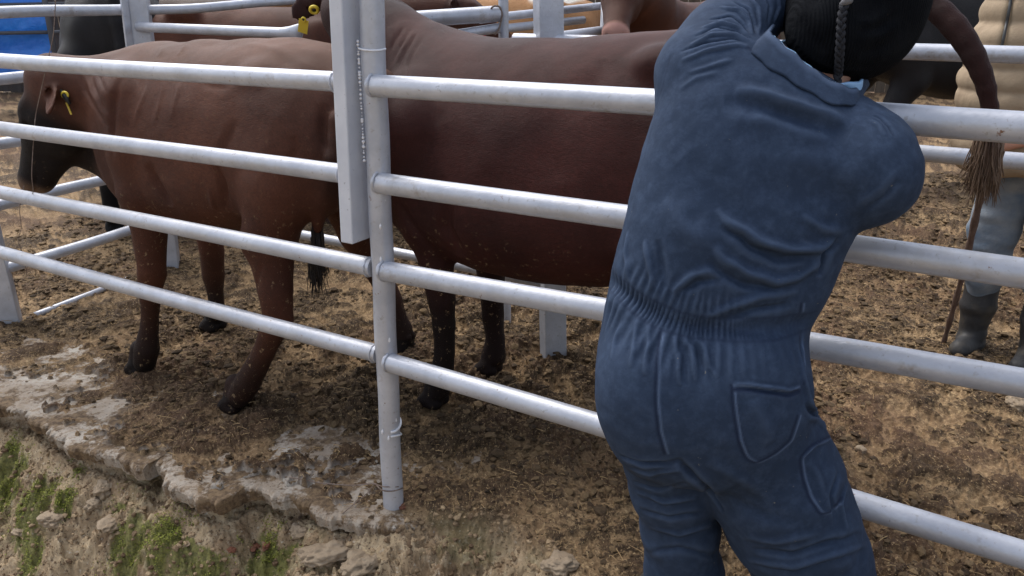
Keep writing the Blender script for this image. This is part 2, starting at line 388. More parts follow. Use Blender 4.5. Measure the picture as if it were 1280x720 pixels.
def ghits(px, py):
    r = ray(px, py); ts = np.linspace(1.2, 12, 1500); pts = O3[None]+r[None]*ts[:, None]; h = ground_height(pts[:, 0], pts[:, 1])[0]
    k = np.argmax(pts[:, 2] < h); return np.array([pts[k, 0], pts[k, 1], h[k]])
gm = np.zeros(GX.shape)
for px, py, rp in MOSS:
    c_ = ghits(px, py); r_ = rp/1000*2.5; gm = np.maximum(gm, np.exp(-(((GX-c_[0])**2+(GY-c_[1])**2)/r_**2)))
gm = sst(.35, .62, gm+.35*fbm2(GX*14, GY*14, 3, 131)+.2*fbm2(GX*50, GY*50, 2, 133))*(gt > .04)
me = mesh_np('ground', GV, GF); attr(me, 'moss', gm.ravel())
attr(me, 'clod', gk.ravel()); attr(me, 'pen', ginn.ravel()); attr(me, 'bare', gbare.ravel()); attr(me, 'depth', gt.ravel())
M_ground, g = nmat('trodden_dung_and_earth', .85, .25)
tan_ = g.mix(g.ramp(g.noise(3, 5), .35, .65), (.262, .176, .096), (.172, .111, .059)); tan_ = g.mix(g.ramp(g.noise(55, 6, .7), .50, .66), tan_, (.42, .30, .165))
dk = g.mix(g.ramp(g.noise(34, 5, .7), .38, .64), (.030, .019, .011), (.105, .066, .035))
kk = g.math('ADD', g.attr('clod'), g.math('MULTIPLY', g.math('SUBTRACT', g.noise(95, 6, .8), .5), 1.15)); c = g.mix(g.ramp(kk, .36, .56), tan_, dk); c = g.mix(g.ramp(g.noise(150, 3, .75, g.map((1, .35, 1))), .58, .66), c, (.40, .29, .16)); c = g.mix(g.ramp(g.noise(170, 3, .75, g.map((.4, 1, 1))), .60, .68), c, (.035, .022, .013))
c = g.mix(g.math('MULTIPLY', g.ramp(g.noise(1.1, 3), .45, .65), .35), c, (.16, .085, .05))
cr = g.mix(g.ramp(g.noise(40, 6, .7), .4, .62), (.46, .42, .37), (.30, .25, .20)); c = g.mix(g.math('MULTIPLY', g.attr('bare'), .9), c, cr)
bank = g.mix(g.ramp(g.noise(6, 6, .65), .38, .66), (.42, .32, .20), (.19, .120, .068)); bank = g.mix(g.ramp(g.noise(22, 6, .7), .50, .70), bank, (.50, .40, .27))
bank = g.mix(g.ramp(g.noise(13, 5, .7), .60, .68), bank, (.09, .055, .035)); bank = g.mix(g.ramp(g.noise(75, 5, .75), .56, .64), bank, (.07, .045, .03)); bank = g.mix(g.ramp(g.noise(48, 5, .7), .60, .68), bank, (.52, .45, .35)); bank = g.mix(g.math('MULTIPLY', g.ramp(g.noise(3.1, 4), .52, .62), .35), bank, (.11, .12, .04))
bank = g.mix(g.math('MULTIPLY', g.attr('moss'), .85), bank, g.mix(g.ramp(g.noise(60, 5, .7), .4, .6), (.075, .085, .022), (.19, .19, .05))); c = g.mix(g.attr('pen'), bank, c); g.l(c, g.b.inputs['Base Color'])
g.l(g.bump(g.noise(120, 5, .7), .6, .008, g.bump(g.noise(38, 6, .7), .7, .016)), g.b.inputs['Normal'])
ground = tag(obj('ground', me, M_ground), kind='structure')
bvh_ground = BVHTree.FromPolygons([tuple(v) for v in GV[:: 1]], [tuple(f) for f in GF[:1]]) if False else None
def gheight(x, y): return float(ground_height(np.array([x]), np.array([y]))[0][0])
def ghits(px, py):
    r = ray(px, py); P = O3.copy(); t = 1.0
    ts = np.linspace(1.2, 12, 1500); pts = O3[None]+r[None]*ts[:, None]; h = ground_height(pts[:, 0], pts[:, 1])[0]
    k = np.argmax(pts[:, 2] < h); return np.array([pts[k, 0], pts[k, 1], h[k]])

# broken concrete slab under the mud, its rim overhanging the washed-out bank
su = resample(EDGE, .006); S_ = (su-P0)@D; su = su[(S_ > -.42) & (S_ < 4.2)]; S_ = (su-P0)@D; _i = np.arange(len(su)); su = su-N*(np.round((.016*vn2(_i*.10, _i*0., 3)+.012*vn2(_i*.33, _i*0., 6))/.006)*.0045+.004*vn2(_i*.9, _i*0., 4)+.006)[:, None]; drop = -.07*sst(.0, -.36, S_)
vv = np.r_[0, .006, .015, .03, .05, .08, np.linspace(.12, .85, 22)]
prof_z = np.r_[-.010, -.002, .002, .003, .004, .005, np.full(22, .005)]
rows = []
for j, (a, zz) in enumerate(zip(vv, prof_z)):
    q = su+N*a; nz = fbm2(q[:, 0]*30, q[:, 1]*30, 4, 101)*.004*(1 if j else 2)+vn2(q[:, 0]*6, q[:, 1]*6, 111)*.004
    if a > .6: zz = -.03
    rows.append(np.c_[q, zz+nz+drop])
for a, zz in ((.002, -.030), (.006, -.050), (.02, -.060), (.14, -.065), (.30, -.065)):
    q = su+N*a; rows.insert(0, np.c_[q, zz+fbm2(q[:, 0]*25, q[:, 1]*25+a*40, 3, 121)*.010+drop])
R_ = np.array(rows); m_, n_ = R_.shape[:2]; ii = np.arange(m_-1)[:, None]*n_+np.arange(n_-1)[None, :]
M_conc, g = nmat('old_concrete', .8, .3)
c = g.mix(g.ramp(g.noise(5, 5, .6), .35, .62), (.42, .385, .335), (.30, .245, .19)); c = g.mix(g.ramp(g.noise(30, 6, .75), .50, .62), c, (.25, .185, .125)); c = g.mix(g.ramp(g.noise(90, 4, .7), .60, .66), c, (.10, .07, .05)); md = g.mix(g.ramp(g.noise(40, 5, .7), .4, .62), (.19, .13, .075), (.075, .048, .029)); c = g.mix(g.ramp(g.noise(5.5, 5, .75), .46, .53), c, md)
g.l(c, g.b.inputs['Base Color']); g.l(g.bump(g.noise(60, 6, .7), .6, .008), g.b.inputs['Normal'])
slab = obj('slab', mesh_np('slab', R_.reshape(-1, 3), np.stack([ii, ii+n_, ii+n_+1, ii+1], -1).reshape(-1, 4), False), M_conc); tag(slab, kind='structure')

# loose dung clods and straw on the ground (uncountable)
def lumps(name, pts, rads, mat_, seed, flat=.6, sub_=2, rocky=0):
    import bmesh
    bm = bmesh.new(); bmesh.ops.create_icosphere(bm, subdivisions=sub_, radius=1); bv = np.array([v.co[:] for v in bm.verts]); bf = np.array([[v.index for v in f.verts] for f in bm.faces]); bm.free()
    R = np.random.default_rng(seed); V = []; F = []; K = []
    for i, (p, r) in enumerate(zip(pts, rads)):
        o = R.random(3)*50; a = R.random()*6.28; s = np.array([1, R.uniform(.55, 1), flat*R.uniform(.6, 1.1)])
        d = 1+.45*vn3(bv[:, 0]*1.7+o[0], bv[:, 1]*1.7+o[1], bv[:, 2]*1.7+o[2])+.2*vn3(bv[:, 0]*4+o[0], bv[:, 1]*4+o[1], bv[:, 2]*4+o[2])
        if rocky:
            n_ = lambda q: 1-np.abs(vn3(bv[:, 0]*q+o[0], bv[:, 1]*q+o[1], bv[:, 2]*q+o[2]))
            d = d+rocky*(.30*n_(2.2)+.16*n_(5)+.08*n_(11)+.04*n_(23)); d = np.round(d*5)/5*.35+d*.65
        q = bv*d[:, None]*s*r; c_, s_ = math.cos(a), math.sin(a); q = np.stack([q[:, 0]*c_-q[:, 1]*s_, q[:, 0]*s_+q[:, 1]*c_, q[:, 2]], 1)
        V.append(q+p); F.append(bf+i*len(bv)); K.append(np.full(len(bv), R.random()))
    me = mesh_np(name, np.vstack(V), np.vstack(F), sub_ > 1); attr(me, 'rnd', np.concatenate(K)); return me
def scatter(n, smin, smax, pmin, pmax, thr, seed, power=1.0):
    R = np.random.default_rng(seed); s = smin+(smax-smin)*R.random(n); p = pmin+(pmax-pmin)*R.random(n)**power
    q = P0+s[:, None]*D+p[:, None]*N; k = fbm2(q[:, 0]*1.3, q[:, 1]*1.3, 3, 51)+.3*vn2(q[:, 0]*5, q[:, 1]*5, 55); q = q[k > thr]
    z, _, _, _, sd_, _ = ground_height(q[:, 0], q[:, 1]); m = sd_ > .03; return np.c_[q, z][m]
pts = scatter(60000, -2.8, 3.8, -.7, 3.6, -.30, 5, 1.25)
rad = .0028+.013*np.random.default_rng(3).random(len(pts))**4
M_clod, g = nmat('dung_clods', .85, .25)
c = g.mix(g.attr('rnd'), (.030, .020, .012), (.20, .135, .070)); c = g.mix(g.ramp(g.noise(60, 5, .7), .45, .7), c, (.10, .062, .034)); g.l(c, g.b.inputs['Base Color'])
g.l(g.bump(g.noise(140, 5, .7), .7, .006), g.b.inputs['Normal'])
p2_ = scatter(42000, -4.5, 4.5, .3, 7.0, -.5, 15, 1.1); pts = np.vstack([pts, p2_]); rad = np.r_[rad, .006+.022*np.random.default_rng(8).random(len(p2_))**2.5]
tag(obj('dung_clods', lumps('dung_clods', pts+np.array([0, 0, .001]), rad, None, 4, .5, 1), M_clod), 'loose crumbly brown dung trodden over the pen floor', 'dung', kind='stuff')
pts = scatter(15000, -2.8, 3.8, -.6, 4.0, -.6, 9, 1.2); R = np.random.default_rng(12); V = []; F = []
for i, p in enumerate(pts):
    a = R.random()*6.28; L = R.uniform(.006, .035)*(1 if R.random() < .93 else 2.2); w_ = R.uniform(.0006, .0014); d = np.array([math.cos(a), math.sin(a), R.uniform(-.15, .25)])*L; s = np.array([-math.sin(a), math.cos(a), 0])*w_
    u = np.array([0, 0, w_*1.5]); c0 = p+np.array([0, 0, .004])
    for e in (c0, c0+d*.5+np.array([0, 0, .002]), c0+d): V += [e-s, e+s, e+u]
    b = i*9
    for q in (0, 3):
        for k in range(3): F.append((b+q+k, b+q+(k+1) % 3, b+q+3+(k+1) % 3, b+q+3+k))
M_straw = mat('straw', (.42, .29, .14), .6, .3, 0, 1, (.26, .16, .08), 9)
tag(obj('straw', mesh_np('straw', V, F, False), M_straw), 'short bits of straw and fibre strewn over the pen floor', 'straw', kind='stuff')

# ================================================================= BANK: moss, stones, brick bits
R = np.random.default_rng(44); q = P0+(R.random((34000, 1))*4.6-1.3)*D+(-.75+R.random((34000, 1))*1.1)*N; z, _, inn_, _, sd_, _ = ground_height(q[:, 0], q[:, 1]); k = (sd_ < .05) & (sd_ > -.75); q = np.c_[q, z][k]
M_crumb, g = nmat('bank_crumbs', .85, .25); c = g.mix(g.attr('rnd'), (.10, .062, .036), (.38, .28, .17)); c = g.mix(g.ramp(g.noise(50, 5, .7), .5, .7), c, (.14, .09, .055)); g.l(c, g.b.inputs['Base Color']); g.l(g.bump(g.noise(140, 5, .7), .6, .006), g.b.inputs['Normal'])
tag(obj('bank_crumbs', lumps('bank_crumbs', q, .002+.013*R.random(len(q))**6, None, 14, .8, 1), M_crumb), 'crumbled earth and small grit covering the washed out bank under the slab', 'rubble', kind='stuff')
def bank_pts(px, py, rad_px, n, seed):
    R = np.random.default_rng(seed); c0 = ghits(px, py); r = rad_px/1000*2.6; q = c0[:2]+R.normal(0, .5, (n, 2))*r
    m = fbm2(q[:, 0]*14, q[:, 1]*14, 3, 131)+.35*vn2(q[:, 0]*45, q[:, 1]*45, 3) > .0; q = q[m]; z, _, inn, _, sd_, _ = ground_height(q[:, 0], q[:, 1]); k = inn < .3; return np.c_[q, z][k]
allp = [bank_pts(*a) for a in ((12, 612, 30, 4420, 1), (40, 640, 40, 5440, 2), (8, 575, 26, 1870, 3), (88, 585, 22, 1020, 4), (80, 632, 16, 1530, 5), (160, 700, 38, 4420, 6), (205, 672, 30, 2210, 7), (240, 700, 55, 2550, 10), (150, 640, 24, 850, 11), (335, 698, 34, 4080, 8), (285, 668, 16, 850, 9), (40, 700, 30, 850, 12))]
mp_ = np.vstack(allp); R = np.random.default_rng(21); V = []; F = []; K = []
for i, p in enumerate(mp_):
    a = R.random()*6.28; t_ = R.uniform(.1, 1.2); L = R.uniform(.0025, .0065); w_ = L*.5; d = np.array([math.cos(a)*math.cos(t_), math.sin(a)*math.cos(t_), math.sin(t_)]); s = np.array([-math.sin(a), math.cos(a), 0])*w_; p = p+np.array([0, 0, R.uniform(0, .010)])
    V += [p-s*.3, p+d*L*.5-s, p+d*L, p+d*L*.5+s]; F.append((i*4, i*4+1, i*4+2, i*4+3)); K += [R.random()]*4
me = mesh_np('moss', V, F, False); attr(me, 'rnd', K)
M_moss, g = nmat('moss', .7, .3); g.l(g.mix(g.attr('rnd'), g.mix(g.ramp(g.noise(5, 3), .4, .6), (.065, .080, .014), (.13, .12, .04)), (.28, .30, .05)), g.b.inputs['Base Color'])
tag(obj('moss', me, M_moss), 'bright green moss growing on the earth bank below the broken slab', 'moss', kind='stuff')
M_stone = mat('pale_stone', (.30, .235, .165), .8, .3, .6, 25, (.24, .18, .12), 9)
M_brick = mat('brick_bits', (.22, .085, .05), .8, .3, .5, 40, (.15, .065, .04), 20)
def rock(name, px, py, r, lab, m_, group, seed, flat=.7, cat='stone'):
    p = ghits(px, py); me = lumps(name, np.array([[0, 0, 0]]), [r*.8], None, seed, flat, 5, 1.0); o = obj(name, me, m_); o.location = p-np.array([0, 0, r*.15]); tag(o, lab, cat, group); return o
G1 = 'stones in the earth bank'
rock('stone', 66, 648, .045, 'pale rounded stone in the bank right of the bright moss clump', M_stone, G1, 31)
rock('stone', 130, 612, .036, 'grey brown stone lying in the hollow under the slab rim', M_stone, G1, 32)
rock('stone', 138, 652, .042, 'flat pinkish stone wedged in the middle of the earth bank', M_stone, G1, 33, .5)
rock('stone', 118, 630, .030, 'small whitish stone chip between the hollow and the pinkish stone', M_stone, G1, 34)
rock('stone', 26, 667, .030, 'small brown stone below the left moss clump', M_stone, G1, 35)
rock('stone', 375, 664, .034, 'pale knobbly stone at the foot of the slab left of the post', M_stone, G1, 36)
for nm, px, py, r, sd__, lab in (('concrete_chunk', 418, 690, .085, 37, 'long cream piece of broken concrete at the bottom edge left of the post'), ('concrete_chunk', 455, 708, .07, 39, 'cream concrete lump at the very bottom below the round post'), ('concrete_chunk', 700, 706, .05, 40, 'pale concrete lump at the bottom edge left of the overalls')):
    o = rock(nm, px, py, r, lab, M_stone, 'broken concrete at the bottom edge', sd__, .45, 'concrete'); o.location.z += r*.12; o.rotation_euler = (.15, .2, 2.4)
rock('stone', 232, 680, .014, 'tiny cream pebble on the moss in the bank', M_stone, G1, 38)
G2 = 'red brick fragments in the bank'
rock('brick_fragment', 318, 682, .020, 'red brick fragment lying left of its twin under the slab', M_brick, G2, 41, .5, 'brick fragment')
rock('brick_fragment', 334, 682, .018, 'red brick fragment lying right of its twin under the slab', M_brick, G2, 42, .5, 'brick fragment')
rock('brick_fragment', 503, 634, .014, 'small orange brick fragment beside the foot of the round post', M_brick, G2, 43, .6, 'brick fragment')
rock('brick_fragment', 290, 692, .014, 'small red brick fragment half hidden in the moss', M_brick, G2, 44, .6, 'brick fragment')
rock('stone', 1272, 506, .045, 'whitish stone lying in the dung at the right edge of the pen', M_stone, G1, 45)
rock('stone', 1075, 562, .020, 'tan stone lying in the dung to the right of the overalls', M_stone, G1, 46)
# ================================================================= FENCES
def beam(bot, top, w1, w2, d1, d2):
    """square tube from bot to top; half sizes w1 along unit d1, w2 along d2"""
    b = np.asarray(bot, float); t = np.asarray(top, float); a = np.r_[d1, 0]*w1; c = np.r_[d2, 0]*w2
    V = [b-a-c, b+a-c, b+a+c, b-a+c, t-a-c, t+a-c, t+a+c, t-a+c]
    return V, [(3,2,1,0),(4,5,6,7),(0,1,5,4),(1,2,6,5),(2,3,7,6),(3,0,4,7)]
def pipe(a, b, r, name, par, m=None, sag=0.0, n=24, seg=14, wob=.0012, cap=True):
    a = np.asarray(a, float); b = np.asarray(b, float); t = np.linspace(0, 1, seg)[:, None]; P = a+(b-a)*t
    s_ = rng.random()*9; P[:, 2] += -sag*4*(t[:, 0]*(1-t[:, 0]))+wob*2*np.sin(t[:, 0]*7+s_); return MB().tube(P, r, n, cap).build(name, m or M_pipe, par, sharp=60)
def weld(c, ax, r, name, par, th_=.004, seed=0):
    """lumpy paint-covered weld ring round a pipe end"""
    R = np.random.default_rng(seed); ax = nrm(ax); a = nrm(np.cross(ax, [0, 0, 1])); b = np.cross(ax, a); ang = np.linspace(0, 2*math.pi, 26)
    P = [np.asarray(c)+(r+R.normal(0, .0008))*(math.cos(q)*a+math.sin(q)*b)+ax*R.normal(0, .001) for q in ang]; P[-1] = P[0]
    return MB().tube(P, th_*(.8+.5*R.random(26)), 8).build(name, M_pipe, par)
D3 = np.r_[D, 0]; N3 = np.r_[N, 0]
nf = tag(empty('pipe_fence', (0, 0, 0)), 'nearest silver pipe fence with one round post and a hanging square tube beside it', 'fence')
RP = .034
base = W(0, 0, -.06); topp = W(0, 0, 2.15)+np.array([.03, 0, 0])
P = np.linspace(base, topp, 40); P[:, 0] += .0015*np.sin(np.arange(40)*.9)
MB().tube(P, RP, 32).build('post', M_pipe, nf, sharp=60)
tb = W(.066, -.002, .925); MB().add(*beam(tb, W(.066, -.002, 2.15)+np.array([.030, 0, 0]), .023, .058, D, N)).build('square_tube', M_tube, nf, smooth=False, bevel=.004)
for z in (1.38, 1.11, .845, .545):
    e = W(-2.6, -.012, {1.38: 1.38, 1.11: 1.10, .845: .90, .545: .475}[z]); a = W(-.022, -.012, z)
    pipe(a, e, .030, 'rail', nf); weld(a-D3*.010, D3, .0305, 'weld', nf, .004, int(z*100))
for z, s_ in ((1.38, .085), (1.115, .085), (.84, .02), (.555, .02)):
    pipe(W(s_, .0, z), W(3.4, .0, z+.0), .0285, 'rail', nf)
    weld(W(s_+.03 if s_ > .05 else .036, 0, z), D3, .029, 'weld', nf, .003, int(z*77))
MB().tube([W(3.4, 0, -.1), W(3.4, 0, 1.6)], RP, 20).build('post', M_pipe, nf, sharp=60); MB().tube([W(-2.6, 0, -.1), W(-2.6, 0, 1.6)], RP, 20).build('post', M_pipe, nf, sharp=60)
# paint and weld beads down the seam between post and tube, wire tie, drips, chipped foot
R = np.random.default_rng(5); mb = MB()
for z in np.r_[np.arange(1.17, 1.50, .009)]:
    q = W(.040, -.034, z+R.normal(0, .002))+np.array([.019+.02*(z/2.2), .004, 0]); r = R.uniform(.0018, .005)
    mb.tube([q-[0, 0, r], q-[0, 0, r*.4], q+[0, 0, r*.5], q+[0, 0, r]], [r*.3, r, r, r*.3], 7)
for z, q_ in ((1.06, .8), (.98, .3), (.62, .6), (.30, -.5), (.28, .1), (.34, .9), (.88, .2)):
    q = W(0, 0, z)+np.array([.034*math.sin(q_)+.012*z/1.5, -.034*math.cos(q_), 0]); MB().tube([q-[0, 0, .008], q-[0, 0, .004], q+[0, 0, .004], q+[0, 0, .010]], [.001, .004, .0035, .001], 7).build('paint_drip', M_weld, nf)
mb.build('paint_beads', M_weld, nf)
def ringp(z, r, ph0, ph1, n=24, tilt=0., off=0.): return [W(0, 0, z+tilt*math.sin(a*1.3))+np.array([r*math.cos(a)+.018*z/1.5, r*math.sin(a), off*k]) for k, a in enumerate(np.linspace(ph0, ph1, n))]
MB().tube(ringp(1.475, .0365, -2.9, -.1, 20, .003), .0028, 7).build('wire_tie', M_weld, nf)
MB().tube(ringp(.315, .037, -1.3, .6, 16, .012), .004, 7).tube(ringp(.275, .037, -1.3, .7, 16, -.012), .0035, 7).build('weld_scar', M_weld, nf)

bf = tag(empty('back_fence', (0, 0, 0)), 'silver pipe fence with square posts just behind the two red brown cattle', 'fence')
A = gnd(213, 333); B = gnd(692, 445)
def spost(bot, top, hw, par, name='post'): return MB().add(*beam(bot, top, hw, hw, nrm([1, .25]), nrm([-.25, 1]))).build(name, M_pipe, par, smooth=False, bevel=.005)
spost(A-[0, 0, .05], np.array([A[0]+.06, A[1], 2.0]), .054, bf); spost(B-[0, 0, .05], np.array([B[0]-.062, B[1]+.02, 2.0]), .052, bf)
dAB = nrm((A-B)[:2])
pipe(A+[0, 0, 1.455]+np.array([.05, -.055, 0]), at(352, 41, 4.32), .0265, 'rail', bf, wob=.0)
# flattened open end of the broken rail
e0 = at(352, 41, 4.32); e1 = at(378, 40, 4.24); mb = MB(); ax = nrm(e1-e0); V = []; n = 20
for i, (t, ry, rz) in enumerate(((0, .0265, .0265), (.4, .026, .03), (.75, .017, .039), (1, .009, .045), (1, .006, .041), (.5, .012, .026))):
    c = e0+(e1-e0)*t; a = nrm(np.cross(ax, [0, 0, 1])); b = np.array([0, 0, 1.])
    V += [c+a*ry*math.cos(2*math.pi*k/n)+b*rz*math.sin(2*math.pi*k/n)+ax*.02*math.sin(2*math.pi*k/n)*(i in (3, 4)) for k in range(n)]
mb.add(V, [(i*n+k, i*n+(k+1) % n, (i+1)*n+(k+1) % n, (i+1)*n+k) for i in range(5) for k in range(n)]); mb.build('crushed_rail_end', M_pipe, bf)
pipe(A+[0, 0, .385], B+[0, 0, .365], .0265, 'rail', bf)
Rr = np.array([B[0], B[1], 0])-np.r_[dAB, 0]*3.4
pipe(B+np.array([-.04, 0, 1.44])+np.r_[dAB, 0]*.17, Rr+[0, 0, 1.43], .0275, 'rail', bf, wob=0); pipe(B+[0, 0, 1.10], Rr+[0, 0, 1.10], .0285, 'rail', bf)
spost(Rr-[0, 0, .05], Rr+[0, 0, 1.9], .05, bf)
pth = smooth_poly([at(178, 12.5, 4.86), at(240, 11, 5.0), at(275, 8, 5.15), at(310, 4.5, 5.35), at(400, -2, 5.8)], 24); MB().tube(pth, .027, 20).build('rail', M_pipe, bf, sharp=60)

gt_ = tag(empty('pipe_gate', (0, 0, 0)), 'silver five rail pipe gate closing the left end of the alley beside the cow head', 'gate')
Lp = gnd(15, 405); dG = nrm((Lp-A)[:2]); G3 = np.r_[dG, 0]
for z, s_ in ((1.54, .07), (1.23, .30), (.92, .30), (.625, .05), (.295, .05)):
    pipe(A+G3*s_+[0, 0, z+.01], Lp+G3*.0+[0, 0, z], .029, 'rail', gt_)
MB().add(*beam(A+G3*.10+[0, 0, .22], A+G3*.10+np.array([.05, 0, 1.62]), .022, .007, dG, nrm([-dG[1], dG[0]]))).build('hinge_bar', M_pipe, gt_, smooth=False, bevel=.002)
MB().add(*beam(Lp-[0, 0, .05], Lp+np.array([-.03, 0, 1.75]), .046, .046, nrm([1, .4]), nrm([-.4, 1]))).build('post', M_pipe, gt_, smooth=False, bevel=.005)
q0, q1, q2 = gnd(44, 394, .0), gnd(112, 368, .012), gnd(172, 344, -.006)
tag(MB().tube(smooth_poly([q0, q1, q2], 20), .017, 12).build('steel_bar', M_pipe, None), 'pale steel bar half buried in the dung at the foot of the gate', 'bar')

fg = tag(empty('holding_gate', (0, 0, 0)), 'silver gate frame with a thin upright, directly behind the thick square post at the top', 'gate')
u0 = at(633, 300, 3.95); u1 = at(628.5, 0, 3.95)
MB().tube([np.array([u0[0], u0[1], -.02]), np.array([u1[0], u1[1], 1.95])], .024, 18).build('upright', M_pipe, fg, sharp=60)
pipe(at(470, 27.5, 3.78), at(624, 17, 3.93), .036, 'rail', fg, wob=0); pipe(at(545, 47, 3.85), at(624, 35, 3.93), .022, 'rail', fg, wob=0)
MB().tube(smooth_poly([at(613, 12, 3.9), at(617, 7, 3.88), at(625, 8, 3.9), at(628, 18, 3.9), at(624, 36, 3.9), at(618, 44, 3.9)], 24), .0045, 7).build('wire_tie', M_wire, fg)
hg = tag(empty('feed_rail', (0, 0, 0)), 'thin silver pipe rails in front of the tan animal behind the thick square post', 'railing')
pipe(at(560, 30, 4.6), at(600, 25, 4.9), .024, 'rail', hg) if False else None
pipe(at(600, 24, 4.7), at(752, 7.5, 5.6), .024, 'rail', hg, wob=0); pipe(at(600, 39, 4.7), at(729, 25, 5.4), .024, 'rail', hg, wob=0); pipe(at(640, 54, 4.5), at(760, 38, 5.1), .030, 'rail', hg, wob=0)
MB().tube([np.r_[at(756, 30, 5.5)[:2], -.05], np.r_[at(756, 30, 5.5)[:2], 1.75]], .03, 14).build('upright', M_pipe, hg)

def wire(name, pts, r, lab, m=None): return tag(MB().tube(smooth_poly(pts, 60), r, 7).build(name, m or M_wire, None), lab, 'wire')
wire('wire', [at(71, -30, 3.10), at(69, 10, 3.08), at(67, 45, 3.1), at(60, 75, 3.12), at(52, 110, 3.14), at(44, 145, 3.16), at(41, 190, 3.15), at(39, 225, 3.13), at(43, 240, 3.15), at(36, 252, 3.2), at(28, 240, 3.2)], .0017, 'thin rusty wire hanging over the upper left rails before the cow face')
wire('wire', [gnd(352, 596, .01), gnd(372, 598, .03), gnd(400, 604, .02), gnd(440, 607, .03), gnd(470, 604, .05), W(.045, -.02, .075), W(.01, -.04, .08), W(-.03, -.03, .085), W(-.04, .01, .08)], .0022, 'dark wire lying on the concrete and looped round the foot of the round post')
wire('wire', [gnd(428, 642, .005), gnd(445, 628, .03), gnd(462, 614, .05), W(.05, -.03, .09), W(0, -.042, .10), W(-.038, -.01, .095)], .0018, 'rusty wire end slanting down left from the round post over the slab edge')
wire('wire', [at(30, 232, 3.3), at(24, 262, 3.28), at(27, 285, 3.3), at(22, 300, 3.35), at(30, 322, 3.4), at(34, 345, 3.45)], .0014, 'fine wire tangle hanging between the two lower left fence rails')

# ================================================================= CATTLE
def frame_to_local(s0, p0):
    return lambda s, p, z: np.array([s-s0, -(p-p0), z])
def head(F, P, f, u, k=1.0, k_s=.03):
    f = nrm(f); u = nrm(np.asarray(u)-f*(np.asarray(u)@f)); l = np.cross(u, f); R = np.array([f, l, u])
    pt = lambda a, b, c: P+k*(a*f+b*l+c*u)
    F.ell(pt(.08, 0, -.08), k*np.array([.15, .108, .125]), .05, R)
    F.ell(pt(.17, 0, -.075), k*np.array([.14, .098, .105]), .05, R)
    F.cone(pt(.12, 0, -.085), pt(.42, 0, -.085), k*.105, k*.064, .04)
    F.cone(pt(.14, 0, -.19), pt(.42, 0, -.135), k*.062, k*.046, .05)
    for sg in (-1, 1):
        F.ell(pt(.14, sg*.055, -.16), k*np.array([.10, .05, .095]), .04, R)
        F.ell(pt(.185, sg*.088, -.030), k*np.array([.045, .020, .022]), .02, R)
        F.ell(pt(.11, sg*.075, -.005), k*np.array([.05, .03, .03]), .03, R)
    F.ell(pt(.46, 0, -.095), k*np.array([.060, .076, .062]), .03, R)
    F.ell(pt(.43, 0, -.150), k*np.array([.055, .05, .032]), .02, R)
    F.ell(pt(.01, 0, -.03), k*np.array([.05, .07, .05]), .03, R)
    for sg in (-1, 1):
        F.ell(pt(.508, sg*.040, -.075), k*np.array([.022, .013, .017]), .008, R, sub=True)
        F.ell(pt(.185, sg*.104, -.052), k*np.array([.030, .012, .019]), .015, R, sub=True)
        F.cone(pt(.36, sg*.062, -.132), pt(.49, sg*.045, -.133), k*.004, k*.005, .006, sub=True)
    return f, l, u, pt
def ear(F, P, d, nn, L=.17, wd_=.055):
    d = nrm(d); nn = nrm(np.asarray(nn)-d*(np.asarray(nn)@d)); b = np.cross(nn, d); R = np.array([d, b, nn])
    F.cone(P-d*.02, P+d*L*.3, .024, .028, .02); F.ell(P+d*L*.5, (L*.55, wd_, .012), .015, R); F.ell(P+d*L*.52+nn*.012, (L*.42, wd_*.7, .012), .01, R, sub=True)
def leg(F, J, k=.03, sc=None):
    k_top = k
    for (a, ra), (b, rb) in zip(J[:-1], J[1:]): F.cone(a, b, ra-.002, rb-.002, k_top if max(ra, rb) > .075 else .010)
def hoof(F, c, fwd=(1, 0, 0), r=.058):
    """split hoof, pastern and dewclaws"""
    c = np.asarray(c, float); f = np.asarray(fwd, float); l = np.array([-f[1], f[0], 0])
    F.cone(c-f*.012+[0, 0, .125], c+f*.004+[0, 0, .07], .040, .043, .010)
    for sg in (-1, 1):
        F.cone(c+l*sg*r*.42+f*.0+[0, 0, .052], c+f*.040+l*sg*r*.46+[0, 0, .020], r*.56, r*.50, .006); F.cone(c-f*.015+l*sg*r*.45+[0, 0, .022], c+f*.045+l*sg*r*.46+[0, 0, .012], r*.55, r*.46, .006)
        F.ell(c-f*.052+l*sg*.020+[0, 0, .092], (.014, .012, .018), .008)
def finish_body(name, F, mat_, parent, marks, local, sm=2, lines=(), grain=None):
    V, Q = F.extract(sm); Nn = vnormals(V, Q)
    if lines:
        M_ = local; Wv = V@M_[0].T+M_[1]; bv = BVHTree.FromPolygons([tuple(v) for v in Wv], [tuple(int(i) for i in q) for q in Q]); Wn = Nn@M_[0].T
        for ln, w_, h_ in lines:
            hp = hit_line(bv, ln); 
            if len(hp) > 2:
                keep = np.r_[True, np.linalg.norm(np.diff(hp, axis=0), axis=1) < .15]; hp = hp[keep]; Wv = crease(Wv, Wn, hp, w_, h_)
        V = (Wv-M_[1])@M_[0]
    V = V+Nn*(vn3(V[:, 0]*9, V[:, 1]*9, V[:, 2]*9, 3)*.003+vn3(V[:, 0]*23, V[:, 1]*23, V[:, 2]*23, 4)*.0012)[:, None]
    me = mesh_np(name, V, Q)
    for k_, a in marks(V).items(): attr(me, k_, a)
    return obj(name, me, mat_, parent)
def rigid(s0, p0, head_deg=None):
    """local->world rotation matrix and offset"""
    ang = math.atan2(D[1], D[0]); c, s_ = math.cos(ang), math.sin(ang); return np.array([[c, -s_, 0], [s_, c, 0], [0, 0, 1]]), W(s0, p0, 0), ang
def pxleg(loc, chain): return [(loc(*spz(x, y, p)), r) for x, y, p, r in chain]
